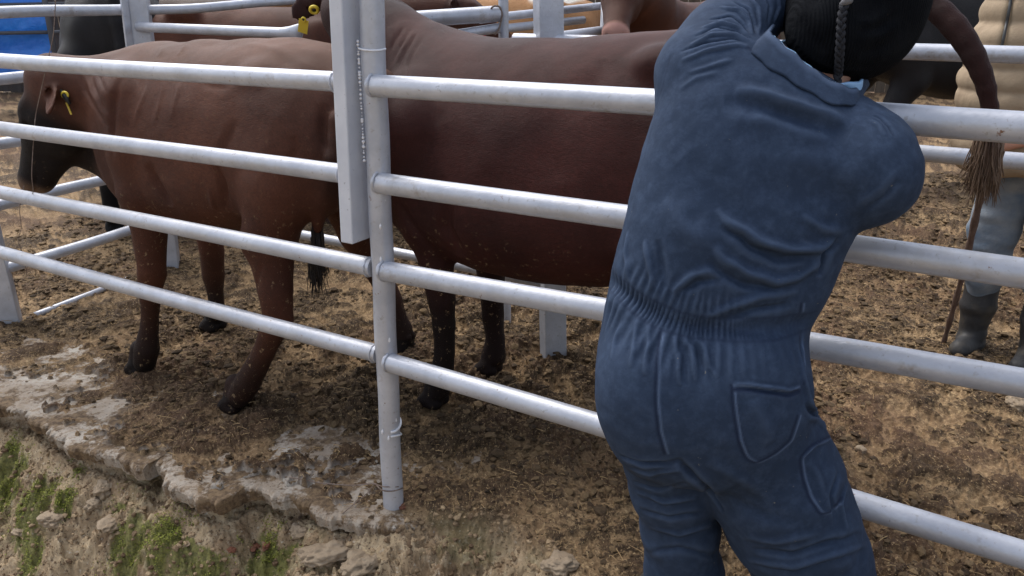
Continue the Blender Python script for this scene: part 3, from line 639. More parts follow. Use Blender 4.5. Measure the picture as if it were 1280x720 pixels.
def hair_tuft(name, parent, path, r0, n, L, rad, m, seed, spread=.5):
    """many tapered strands hanging from a path"""
    R = np.random.default_rng(seed); mb = MB(); path = np.asarray(path)
    for i in range(n):
        t = R.random(); k = t*(len(path)-1); a = int(k); p = path[a]+(path[min(a+1, len(path)-1)]-path[a])*(k-a)
        o = R.normal(0, 1, 3); o[2] = 0; o = o/np.linalg.norm(o)*r0*math.sqrt(R.random()); l_ = L*R.uniform(.55, 1.1)*(1.15-.4*t); bend = R.normal(0, .012, 2)
        P = [p+o*(1+spread*q)+np.array([bend[0]*q*q, bend[1]*q*q, -l_*q])+R.normal(0, .0015, 3) for q in (0, .25, .5, .75, 1)]
        mb.tube(P, np.array([1, 1, .85, .6, .15])*rad, 4)
    return mb.build(name, m, parent)
M_tail = mat('switch_hair', (.065, .036, .024), .6, .4, 0, 1, (.22, .145, .09), 30, stretch=(1, 1, .15))
M_taild = mat('dark_switch_hair', (.015, .010, .009), .6, .4)
def eyes(par, f, l, u, pt, k=1.0):
    for sg in (-1, 1):
        mb = MB(); c = pt(.185, sg*.098, -.050); q = [(math.sin(t)*.0215*k, math.cos(t)*.0215*k) for t in np.linspace(0, math.pi, 9)]
        mb.tube([c+l*y for r, y in q], [max(r, 1e-4) for r, y in q], 14); mb.build('eye', M_eye, par)
# ---- cow at left ------------------------------------------------
S1, Q1 = 1.12, .50; loc = frame_to_local(S1, Q1); RM = rigid(S1, Q1)
F = Field((-.95, -.70, -.02), (1.85, .55, 1.56), .0088)
F.trunk([(-.74, 1.34, 1.02, .10), (-.68, 1.40, .90, .20), (-.55, 1.445, .84, .26), (-.40, 1.465, .80, .285), (-.2, 1.455, .75, .305), (0, 1.44, .69, .325), (.2, 1.44, .68, .325), (.38, 1.43, .68, .30), (.52, 1.42, .70, .27), (.64, 1.38, .76, .22), (.74, 1.32, .84, .15)], .06)
for sg in (-1, 1):
    F.ell((-.36, sg*.20, 1.35), (.06, .035, .035), .06); F.ell((-.50, sg*.15, 1.10), (.24, .13, .26), .06)      # hooks, rump muscle
    F.ell((.46, sg*.20, 1.10), (.15, .09, .26), .06)                                                         # shoulder blade
    F.ell((-.70, sg*.085, 1.30), (.06, .05, .06), .05)
F.cone((.15, 0, 1.39), (-.35, 0, 1.40), .045, .05, .05)
# legs from their observed places
nh = pxleg(loc, [(385, 165, .40, .17), (352, 235, .30, .135), (336, 300, .26, .098), (344, 360, .23, .066), (348, 398, .21, .056), (330, 440, .20, .043), (310, 478, .195, .054), (300, 495, .19, .050)]); leg(F, nh, .035)
F.ell(loc(*spz(335, 225, .30)), (.14, .10, .17), .06); hoof(F, loc(*(lambda g: ((g[:2]-P0)@D, (g[:2]-P0)@N, 0))(gnd(296, 512))))
nf_ = pxleg(loc, [(172, 130, .33, .16), (177, 190, .27, .125), (180, 240, .25, .098), (187, 290, .24, .070), (190, 342, .23, .060), (188, 372, .22, .043), (187, 405, .22, .038), (184, 436, .21, .053), (181, 452, .21, .050)]); leg(F, nf_, .035)
hoof(F, loc(*(lambda g: ((g[:2]-P0)@D, (g[:2]-P0)@N, 0))(gnd(178, 466))))
ff = [(loc(1.66, .70, .98), .13), (loc(1.68, .73, .74), .085)]+pxleg(loc, [(265, 315, .74, .060), (267, 345, .75, .054), (270, 372, .75, .040), (270, 392, .75, .048)]); leg(F, ff, .035)
hoof(F, loc(1.75, .75, 0))
fh = [(loc(.62, .70, 1.05), .16)]+pxleg(loc, [(425, 235, .80, .12), (447, 290, .92, .085), (470, 335, .98, .062), (490, 375, 1.0, .050), (500, 405, 1.01, .046), (505, 425, 1.02, .05)]); leg(F, fh, .035)
hoof(F, loc(.74, 1.02, 0))
F.cone((-.22, .10, .74), (-.10, .05, .70), .05, .04, .05)
F.cone((.0, 0, .69), (-.12, 0, .64), .045, .03, .04)                        # sheath
# neck and head
hp = spz(56, 102, .27); Ph = loc(*hp)
nk = loc(1.70, .46, 1.16); F.cone((.42, 0, 1.17), nk, .225, .185, .08, (1, .75, 1)); F.cone(nk, Ph+np.array([-.10, .0, -.03]), .185, .130, .08, (1, .8, 1))
F.cone(loc(1.62, .48, .90), loc(1.98, .38, .98), .15, .11, .08, (1, .6, 1)); F.cone(loc(1.72, .47, .74), loc(1.80, .43, .84), .07, .05, .10, (1, .6, 1))
F.cone(nk+np.array([0, 0, .06]), Ph+np.array([-.05, 0, .02]), .10, .08, .08)
nose = loc(*spz(22, 204, .20)); K1 = np.linalg.norm(nose-Ph)/.425; f_ = nrm(nose-Ph); u_ = nrm(np.array([.75, .35, .55])); f1, l1, u1, pt1 = head(F, Ph, f_, u_, K1)
ear(F, pt1(-.055, .115, -.10), np.array([-.62, .50, -.42]), np.array([.25, .8, .45]), .17, .050); ear(F, pt1(.03, -.11, -.05), -f1*.75-l1*.5-u1*.3, f1*.6-l1*.6, .14, .045)
tl = [loc(.42, .50, 1.36), loc(.385, .45, 1.30)]+[loc(*spz(x, y, p)) for x, y, p in ((424, 150, .30), (417, 195, .27), (405, 245, .30), (397, 285, .34))]
for i, (a, b) in enumerate(zip(tl[:-1], tl[1:])): F.cone(a, b, .040-.004*i, .036-.004*i, .02)
F.clip_below(.004)
cow = tag(empty('cow', tuple(RM[1]), RM[2]), 'red brown cow at the left with lowered dark head and a yellow ear tag', 'cow', 'cattle in the pens')
def marks1(V):
    h = V-Ph; a = h@f1; b = h@l1; c = h@u1; inh = sst(.30, .20, np.sqrt(b*b+(c+.1)**2))*(a > -.1)
    face = inh*sst(-.04, .12, a)*.97; mz = inh*sst(.42, .48, a)*sst(-.03, -.06, c)*.40
    lg = np.maximum(sst(.55, .14, V[:, 2])*.82, sst(.11, .08, V[:, 2]))*(V[:, 2] < .62); kn = .5*np.exp(-((V[:, 2]-.36)/.07)**2)*(V[:, 2] < .55)
    under = sst(.2, .55, V[:, 2])*0
    rump = .8*np.exp(-(((V[:, 0]+.72)/.06)**2+((V[:, 1]+.0)/.5)**2+((V[:, 2]-.95)/.3)**2))
    nz = .25*vn3(V[:, 0]*5, V[:, 1]*5, V[:, 2]*5, 9)
    return {'pts': np.clip(np.maximum.reduce([face, lg, kn, rump])+nz*np.clip(face+lg, 0, 1), 0, 1), 'pale': np.clip(mz+.09*sst(1.28, 1.44, V[:, 2]+.05*nz)*(V[:, 0] < .8), 0, 1), 'dirt': sst(1.0, .7, V[:, 2])*.7+.1}  # pale muzzle; the paler top of the back is skylight painted into the coat
LN1 = [([(101, 94), (106, 112), (116, 132), (134, 160)], .010, -.007), ([(112, 92), (120, 115), (130, 135), (143, 152)], .010, -.006), ([(122, 92), (130, 110), (139, 128)], .009, -.005), ([(106, 93), (113, 114), (124, 134), (139, 157)], .008, .005),
       ([(150, 98), (142, 130), (139, 168), (141, 200)], .016, -.012), ([(184, 205), (194, 228), (214, 258)], .022, -.022), ([(184, 108), (172, 140), (168, 158)], .012, .005), ([(206, 102), (196, 140), (190, 160)], .012, .004), ([(225, 102), (214, 150)], .012, .004),
       ([(252, 102), (262, 108), (285, 111)], .012, -.005), ([(268, 205), (279, 232), (283, 262)], .018, -.020), ([(296, 150), (282, 180), (270, 210)], .02, -.008), ([(405, 130), (404, 165), (412, 200)], .016, -.010), ([(365, 170), (372, 185), (362, 205)], .014, -.006),
       ([(205, 60), (200, 70)], .012, .004), ([(235, 55), (222, 70)], .010, .004), ([(300, 52), (340, 60), (400, 90)], .02, .005), ([(330, 325), (322, 350), (322, 380)], .010, -.005), ([(262, 236), (268, 262)], .012, .010)]
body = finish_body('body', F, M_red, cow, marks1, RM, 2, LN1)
eyes(cow, f1, l1, u1, pt1, K1*1.1)
hair_tuft('tail_hair', cow, [loc(*spz(397, 280, .34)), loc(*spz(392, 330, .36))], .022, 170, .20, .0026, M_taild, 3, .25)
def ear_tag(par, c, ax, down, r=.018, flag=.05, num=None):
    """round yellow button on a hanging rectangular flag"""
    ax = nrm(ax); down = nrm(np.asarray(down)-ax*(np.asarray(down)@ax)); sd_ = np.cross(ax, down); mb = MB()
    n = 20; ring = []
    for t in range(n+1): q = 2*math.pi*t/n; ring.append(c+ax*.006+(math.cos(q)*down+math.sin(q)*sd_)*r*.72)
    mb.tube(ring, r*.34, 8); mb.tube([c, c+ax*.005], r*.6, 14); o = mb.build('ear_tag', M_tagy, par)
    MB().tube([c+ax*.005, c+ax*.010], r*.36, 12).build('tag_stud', M_tagb, o)
    if flag: MB().box(c+down*(flag*.62+r*.4), ax*.0015, down*flag*.62, sd_*flag*.42).build('tag_flag', M_tagy, o, smooth=False, bevel=.001)
    return o
inv = lambda P, RM: (np.asarray(P)-RM[1])@RM[0]
def near_surface(RM, o, x, y):
    """local point on a body where the design ray meets it, and local normal"""
    me = o.data; V = np.empty(len(me.vertices)*3, np.float32); me.vertices.foreach_get('co', V); V = V.reshape(-1, 3)@RM[0].T+RM[1]
    b = BVHTree.FromPolygons([tuple(v) for v in V], [tuple(p.vertices) for p in me.polygons]); h = b.ray_cast(Vector(O3), Vector(nrm(ray(x, y))))
    if h[0] is None: return None
    return inv(np.array(h[0]), RM), np.array(h[1])@RM[0]
q = near_surface(RM, body, 84, 118)
if q is not None:
    P_, n_ = q; ear_tag(cow, P_+n_*.010, n_, np.array([-.2, 0, -1]), .016, 0)
    MB().tube([P_+n_*.012+np.array([.03, 0, .02]), P_+n_*.016+np.array([0, 0, -.005]), P_+n_*.014+np.array([-.02, 0, -.035])], [.006, .012, .006], 10).build('tag_clip', M_tagb, cow)
    MB().box(P_+n_*.012+np.array([-.005, .0, -.055]), n_*.002, np.array([-.010, 0, -.024]), np.array([.006, 0, -.001])).build('tag_flag', M_tagy, cow, smooth=False, bevel=.001)

# ---- cow in the middle -------------------------------------------
S2, Q2 = -.20, .85; loc = frame_to_local(S2, Q2); RM2 = rigid(S2, Q2)
F = Field((-1.60, -.50, -.02), (1.62, .62, 2.0), .0098)
F.trunk([(-.86, 1.40, 1.06, .11), (-.78, 1.46, .92, .21), (-.64, 1.50, .78, .28), (-.45, 1.515, .70, .315), (-.25, 1.50, .63, .345), (0, 1.475, .60, .365), (.25, 1.47, .605, .365), (.45, 1.475, .64, .335), (.60, 1.48, .66, .29), (.72, 1.46, .72, .22), (.80, 1.40, .80, .15)], .06)
for sg in (-1, 1):
    F.ell((-.42, sg*.21, 1.42), (.08, .06, .05), .06); F.ell((-.58, sg*.17, 1.12), (.26, .14, .28), .06); F.ell((.52, sg*.23, 1.08), (.17, .09, .28), .06); F.ell((-.80, sg*.09, 1.34), (.06, .05, .06), .05)
leg(F, pxleg(loc, [(520, 160, .62, .17), (524, 225, .62, .125), (533, 280, .62, .092), (546, 330, .63, .066), (552, 375, .64, .058), (555, 405, .64, .048), (556, 440, .645, .042), (552, 472, .65, .052), (548, 486, .65, .05)]), .035)
g_ = lambda x, y: (lambda g: ((g[:2]-P0)@D, (g[:2]-P0)@N, 0))(gnd(x, y))
hoof(F, loc(*g_(544, 506)), r=.062)
leg(F, [(loc(.24, 1.02, .95), .12)]+pxleg(loc, [(612, 310, 1.02, .080), (615, 360, 1.03, .056), (616, 395, 1.04, .050), (619, 425, 1.04, .044), (618, 445, 1.04, .054)]), .035); hoof(F, loc(*g_(613, 466)), r=.06)
for pp, so_ in ((.66, -.98), (1.04, -.72)):
    leg(F, [(loc(-.78, .85+(pp-.85)*.8, 1.12), .17), (loc(-.60, pp, .88), .14), (loc(so_+.05, pp, .66), .095), (loc(so_-.12, pp, .50), .062), (loc(so_-.10, pp, .32), .046), (loc(so_-.02, pp, .13), .052)], .035); hoof(F, loc(so_+.02, pp, 0))
pk = loc(.80, .86, 1.66); nk = loc(.60, .86, 1.38)
F.cone((.50, 0, 1.20), nk, .24, .20, .08, (1, .8, 1)); F.cone(nk, pk+np.array([-.03, 0, -.12]), .17, .135, .08)
F.cone((.62, 0, .95), loc(.66, .86, 1.2), .16, .15, .10, (1, .7, 1)); F.cone((.74, 0, .80), (.80, 0, .98), .05, .08, .10, (1, .6, 1))
f_ = nrm(np.array([.30, -.95, -.05])); u_ = np.array([-.1, 0, 1.]); f2, l2, u2, pt2 = head(F, pk, f_, u_, 1.05)
ear(F, pt2(.02, .11, -.05), l2*.75-u2*.55-f2*.1, f2*.9+l2*.2, .16, .05); ear(F, pt2(.02, -.11, -.05), -l2*.85-u2*.25-f2*.2, f2, .16, .05)
tp = smooth_poly([(-.80, 0, 1.43), (-.90, 0, 1.50)]+[tuple(loc(*spz(x, y, p))) for x, y, p in ((1062, -40, .62), (1105, -42, .55), (1145, -8, .50), (1188, 22, .48), (1218, 66, .46), (1236, 115, .46), (1241, 160, .47), (1236, 200, .48))], 26)
rr_ = np.interp(np.linspace(0, 1, len(tp)), [0, .3, .7, 1], [.046, .031, .0285, .013])
for i in range(len(tp)-1): F.cone(tp[i], tp[i+1], rr_[i], rr_[i+1], .012)
F.clip_below(.004)
cow2 = tag(empty('cow', tuple(RM2[1]), RM2[2]), 'dark red brown cow in the middle, tail lifted behind the man in overalls', 'cow', 'cattle in the pens')
def marks2(V):
    h = V-pk; a = h@f2; b = h@l2; c = h@u2; inh = (np.sqrt(b*b+(c+.1)**2) < .22)*(a > -.05)
    lg = sst(.75, .30, V[:, 2])*.92; neck = sst(.62, .75, V[:, 0])*sst(1.25, 1.4, V[:, 2])*.55
    tl_ = (V[:, 0] < -.92)*(V[:, 2] > .9)*.65
    return {'pts': np.clip(np.maximum.reduce([lg, neck, tl_, inh*.6])+.2*vn3(V[:, 0]*5, V[:, 1]*5, V[:, 2]*5, 9), 0, 1), 'pale': inh*sst(.46, .50, a)*.4, 'dirt': np.clip(sst(.92, .68, V[:, 2])*(.55+.6*np.exp(-((V[:, 0]-.28)/.22)**2)), 0, 1)}
LN2 = [([(513, 36), (500, 58), (488, 82)], .008, -.005), ([(522, 40), (508, 62), (494, 90)], .008, -.005), ([(505, 32), (494, 50), (487, 64)], .008, -.005), ([(530, 44), (514, 70), (500, 105), (492, 130)], .010, -.006), ([(518, 38), (504, 60), (491, 86)], .007, .004),
       ([(492, 240), (510, 275), (540, 315)], .02, -.012), ([(560, 250), (556, 285), (575, 320)], .03, -.025), ([(640, 110), (610, 180), (600, 240)], .06, .006), ([(760, 75), (740, 110), (745, 140)], .05, -.008), ([(700, 100), (690, 160), (700, 230)], .07, -.006), ([(560, 345), (556, 380), (558, 400)], .01, -.004)]
body2 = finish_body('body', F, M_maroon, cow2, marks2, RM2, 2, LN2)
eyes(cow2, f2, l2, u2, pt2, 1.05)
hair_tuft('tail_hair', cow2, [tp[-3]+np.array([0, 0, -.01]), tp[-2], tp[-1]+np.array([0, 0, -.02])], .030, 600, .125, .0017, M_tail, 8, .10)
for (x, y, r, fl, dn) in ((393, 9, .021, 0, (0, 0, -1)), (381, 22, .011, .048, (.35, 0, -1))):
    q = near_surface(RM2, body2, x, y)
    if q is None: P_, n_ = inv(at(x, y, 3.2), RM2), np.array([.2, .9, .2])
    else: P_, n_ = q
    ear_tag(cow2, P_+n_*.012, n_, np.array(dn, float), r, fl)
# ================================================================= PEOPLE
def dist_px(P): return P[1]*math.cos(TH)+(EYE-P[2])*math.sin(TH)
def slices(F, st, k=.04, e=2.3, scal=None):
    """body of stacked horizontal ovals: (y, left, right, Y, half depth) measured on the figure"""
    A = []
    for y, L, R_, Y, dp in st:
        c = at((L+R_)/2, y, Y); A.append((c[2], c[0], (R_-L)/2*dist_px(c)/FPX, Y, dp))
    A = np.array(sorted(A)); zf = np.linspace(A[0,0], A[-1,0], 160)
    lo = (A[:,1]-A[:,2]).min()-.08, A[:,3].min()-A[:,4].max()-.08, A[0,0]-.1; hi = (A[:,1]+A[:,2]).max()+.08, A[:,3].max()+A[:,4].max()+.08, A[-1,0]+.1
    sl_, X, Y, Z = F.blk(lo, hi); z = Z[0, 0, :]
    def itp(c):
        v = np.interp(zf, A[:,0], A[:,c]); w_ = np.hanning(13); w_ /= w_.sum(); v = np.convolve(np.pad(v, 6, 'edge'), w_, 'valid'); return np.interp(z, zf, v)[None, None, :]
    cx, w, cy, dp = itp(1), itp(2), itp(3), itp(4)
    if scal is not None: q = scal(z)[None, None, :]; w = w+q; dp = dp+q
    r = (np.abs((X-cx)/w)**e+np.abs((Y-cy)/dp)**e)**(1/e); d = (r-1)*np.minimum(w, dp)
    ex = np.maximum(A[0,0]-Z, Z-A[-1,0]); d = np.where(ex > -.03, np.sqrt(np.maximum(d+.03, 0)**2+np.maximum(ex+.03, 0)**2)-.03, d)
    F.comb(sl_, d, k)
def pc(F, ch, k=.03, sc=(1, 1, 1)):
    """limb of tapered segments; chain of (x, y, Y, half width px) or (point, radius)"""
    J = []
    for c in ch:
        if len(c) == 4: P = at(c[0], c[1], c[2]); J.append((P, c[3]*dist_px(P)/FPX))
        else: J.append((np.asarray(c[0], float), c[1]))
    for (a, ra), (b, rb) in zip(J[:-1], J[1:]): F.cone(a, b, ra, rb, k, sc)
    return J
def hand(F, wr, f, n, side, curl=1.0, s=1.0):
    """palm, four bent fingers of different length, thumb; f towards the knuckles, n the way the palm faces, side +-1 towards the thumb"""
    f = nrm(f); n = nrm(np.asarray(n)-f*(np.asarray(n)@f)); l = np.cross(n, f)*side
    F.cone(wr, wr+f*.03*s, .026*s, .027*s, .015)
    for o in (-.026, -.009, .009, .026): F.cone(wr+f*.028*s+l*o*.6*s, wr+f*.088*s+l*o*s, .015*s, .0125*s, .012)
    for o, L in ((-.030, .066), (-.010, .080), (.010, .086), (.030, .078)):
        p = wr+f*.088*s+l*o*s; d = f.copy(); r = .0105*s
        for q, frac in enumerate((.42, .33, .25)):
            a = curl*(.45, .95, .75)[q]; d = nrm(d*math.cos(a)+nrm(np.cross(np.cross(d, n), d)+1e-9)*math.sin(a)) ; e = p+d*L*frac*s; F.cone(p, e, r, r*.9, .005); p = e; r *= .9
    p = wr+f*.025*s+l*.030*s
    for q, (a, b, c_) in enumerate(((.50, .75, .35), (.65, .25, .6), (.5, -.1, .8))):
        d = nrm(f*a+l*b+n*c_*curl); e = p+d*(.036, .030, .024)[q]*s; F.cone(p, e, (.014, .0115, .0105)[q]*s, (.012, .0108, .009)[q]*s, .006); p = e
def human_head(F, c, up, fw, s=1.0):
    up = nrm(up); fw = nrm(np.asarray(fw)-up*(np.asarray(fw)@up)); l = np.cross(up, fw); R = np.array([fw, l, up]); pt = lambda a, b, d: c+s*(a*fw+b*l+d*up)
    F.ell(pt(-.01, 0, .03), s*np.array([.096, .076, .088]), .03, R); F.ell(pt(.02, 0, -.035), s*np.array([.068, .058, .085]), .03, R); F.ell(pt(.055, 0, -.095), s*np.array([.030, .032, .022]), .03, R)
    F.cone(pt(.088, 0, .012), pt(.108, 0, -.028), s*.010, s*.013, .012); F.ell(pt(.094, 0, -.033), s*np.array([.016, .020, .010]), .01, R)
    for sg in (-1, 1):
        F.ell(pt(.074, sg*.034, .014), s*np.array([.014, .018, .011]), .015, R, sub=True); F.ell(pt(.082, sg*.032, .034), s*np.array([.012, .024, .007]), .012, R)
        F.ell(pt(-.005, sg*.079, -.002), s*np.array([.018, .009, .031]), .006, R); F.ell(pt(.06, sg*.035, -.03), s*np.array([.025, .022, .022]), .02, R)
    F.ell(pt(.090, 0, -.060), s*np.array([.010, .022, .006]), .006, R); F.ell(pt(.088, 0, -.071), s*np.array([.010, .019, .007]), .006, R)
    F.cone(pt(.101, -.018, -.0655), pt(.101, .018, -.0655), s*.002, s*.002, .003, sub=True)
    return pt, l
M_skin, g = nmat('skin', .5, .4); g.l(g.mix(g.ramp(g.noise(18, 5), .35, .7), (.50, .27, .19), (.42, .20, .14)), g.b.inputs['Base Color']); g.b.inputs['Subsurface Weight'].default_value = .08; g.l(g.bump(g.noise(300, 3), .15, .001), g.b.inputs['Normal'])
M_over, g = nmat('faded_navy_cotton', .82, .2)
c = g.mix(g.ramp(g.noise(3.5, 5, .6), .32, .70), (.0185, .031, .058), (.027, .043, .079)); c = g.mix(g.math('MULTIPLY', g.ramp(g.noise(38, 5, .75), .45, .75), .35), c, (.065, .098, .17))
c = g.mix(g.attr('worn'), c, (.08, .115, .19)); c = g.mix(g.attr('seam_shade'), c, (.012, .019, .042)); c = g.mix(g.ramp(g.noise(60, 3, .7), .72, .74), c, (.12, .12, .12))
g.l(c, g.b.inputs['Base Color'])
wv = g.n('ShaderNodeTexWave'); wv.inputs['Scale'].default_value = 210; wv.inputs['Distortion'].default_value = 1.5; g.l(g.tc.outputs['Object'], wv.inputs['Vector'])
g.l(g.bump(wv.outputs['Color'], .10, .001, g.bump(g.noise(45, 6, .7), .35, .004)), g.b.inputs['Normal']); g.b.inputs['Specular IOR Level'].default_value = .12
M_hat = mat('black_knit', (.004, .0045, .006), .95, .03, .6, 160, (.009, .010, .012), 12, bdist=.003)
_g = NT(M_hat); _w = _g.n('ShaderNodeTexWave'); _w.inputs['Scale'].default_value = 55; _w.inputs['Distortion'].default_value = 3; _w.inputs['Detail'].default_value = 3; _g.l(_g.tc.outputs['Object'], _w.inputs['Vector']); _g.l(_g.bump(_w.outputs['Color'], .45, .004, _g.bump(_g.noise(260, 3), .5, .003)), _g.b.inputs['Normal'])
M_cord = mat('charcoal_cord', (.018, .019, .024), .85, .2, .6, 400, bdist=.002); M_knot = mat('grey_knot', (.14, .14, .15), .8, .2, .4, 200)
M_shirt = mat('light_blue_shirt', (.24, .40, .62), .8, .2, .3, 200); M_rubber = mat('black_rubber', (.030, .030, .032), .6, .4, .3, 40, (.09, .075, .055), 9, cmix=(.45, .75)); M_hairm = mat('dark_hair', (.02, .014, .01), .7, .3, .5, 200)
# ---- man in overalls
FO = np.array([.50, 1.48, 0])
Lel = at(962, -38, 1.84); Lwr = np.array([.765, 2.06, 1.675]); Lhd = np.array([.835, 2.13, 1.685])
Rsh = at(1052, 165, 1.56); Rel = at(1088, 222, 1.455); Rwr = np.array([.80, 1.73, 1.285])
F = Field((.02, .98, -.01), (1.06, 2.36, 1.92), .0066)
slices(F, [(120, 870, 1050, 1.57, .08), (180, 840, 1080, 1.545, .105), (260, 805, 1050, 1.52, .115), (340, 785, 1020, 1.50, .11), (395, 775, 990, 1.485, .11), (470, 770, 985, 1.45, .12), (540, 780, 1010, 1.44, .12), (580, 790, 1030, 1.45, .10)], .04)
Lk, La = at(856, 716, 1.50), np.array([.37, 1.63, .09]); Rk, Ra = at(1016, 705, 1.43), np.array([.68, 1.47, .09])
pc(F, [(835, 560, 1.46, 45), (Lk, .056), (La, .042)]); pc(F, [(955, 570, 1.43, 48), (Rk, .058), (Ra, .042)])
for a, d in ((La, (-.1, 1, 0)), (Ra, (.25, 1, 0))): F.cone(a-[0, 0, .03], a+nrm(d)*.14-[0, 0, .055], .04, .03, .03)
pc(F, [(868, 88, 1.62, 42), (Lel, .040), (Lwr, .027)]); pc(F, [(Rsh, .055), (Rel, .042), (Rwr, .027)])
hand(F, Lwr, Lhd-Lwr, np.array([.3, .1, -1]), 1, 1.0); hand(F, Rwr, np.array([.25, 1, .15]), np.array([-.4, 0, 1]), -1, .8)
hc = at(1068, 8, 1.70); hup = nrm(hc-at(1022, 92, 1.60)); hfw = np.array([.32, .9, -.45]); F.cone(at(1022, 100, 1.62), hc-hup*.05, .056, .054, .03)
pth_, hl = human_head(F, hc, hup, hfw, 1.0)
V, Q = F.extract(1)
man = tag(empty('person', tuple(FO)), 'person in faded navy overalls and black knit hat, back turned, leaning on the near fence', 'person')
obj('body', mesh_np('body', V-FO, Q), M_skin, man)
for sg in (-1, 1):
    c = pth_(.073, sg*.033, .013); mb = MB(); mb.tube([c+hup*y for y in np.linspace(-.011, .011, 7)], [math.sqrt(max(.011**2-y*y, 1e-8)) for y in np.linspace(-.011, .011, 7)], 12); o = mb.build('eye', M_eye, man); o.location = -FO
# overalls
F = Field((.0, .98, .02), (1.06, 2.12, 1.86), .0066)
slices(F, [(30, 880, 935, 1.63, .05), (50, 856, 955, 1.61, .07), (80, 840, 1005, 1.585, .095), (110, 830, 1058, 1.565, .115), (145, 819, 1092, 1.55, .13), (190, 805, 1108, 1.535, .14), (235, 792, 1088, 1.52, .145), (270, 784, 1068, 1.505, .15), (300, 777, 1053, 1.50, .15),
           (350, 765, 1034, 1.485, .145), (398, 756, 1008, 1.475, .138), (440, 748, 1004, 1.455, .15), (500, 750, 1002, 1.435, .155), (550, 760, 1022, 1.435, .15), (578, 776, 1036, 1.44, .12)], .035)
for x, y, Y, r in ((822, 492, 1.375, (.10, .085, .13)), (925, 505, 1.35, (.125, .09, .14))): F.ell(at(x, y, Y), r, .06)
pc(F, [(832, 560, 1.46, 58), (841, 610, 1.48, 50), (850, 660, 1.50, 46), (855, 715, 1.51, 45), (at(857, 715, 1.53)-[0, 0, .15], .078), (La-[0, 0, .0], .074)], .025)
pc(F, [(950, 560, 1.42, 80), (970, 605, 1.41, 79), (989, 650, 1.41, 76), (1011, 692, 1.42, 70), (1020, 720, 1.43, 66), (at(1020, 720, 1.44)-[0, 0, .15], .10), (Ra, .08)], .03)
pc(F, [(872, 88, 1.61, 52), (905, 50, 1.68, 46), (935, 15, 1.75, 42), (Lel, .066), ((Lel+Lwr)/2, .056), (Lwr-(Lwr-Lel)*.12, .044)], .04)
pc(F, [(1055, 178, 1.55, 52), (1074, 200, 1.50, 60), (1080, 212, 1.465, 56), (Rel, .072), ((Rel+Rwr)/2, .060), (Rwr-(Rwr-Rel)*.15, .046)], .04)
V, Q = F.extract(2); V, Q = subdivide(V, Q)
bv = BVHTree.FromPolygons([tuple(v) for v in V], [tuple(int(i) for i in q) for q in Q]); Nn = vnormals(V, Q)
SEAM_SHADE = np.zeros(len(V)); WORN = np.zeros(len(V))
def fold(line, w, h): 
    global V
    P = hit_line(bv, line, 80 if w < .004 else 30)
    if len(P) > 2: sh_ = max(x for x, y in line) < 976 and max(y for x, y in line) < 115; V = crease(V, Nn, P+vn3(P[:, 0]*25, P[:, 1]*25, P[:, 2]*25, 5)[:, None]*.004, w*(.62 if sh_ else .78), h*(.85 if sh_ else 1.12), True, w < .02)
def mark(line, w, arr, amt):
    P = hit_line(bv, line, 90)
    if len(P) < 3: return
    z = np.zeros((len(V), 3)); one = np.ones((len(V), 3)); q = crease(V*1.0, one, P, w, 1.0, False)-V; arr[:] = np.maximum(arr, q[:, 0]*amt)
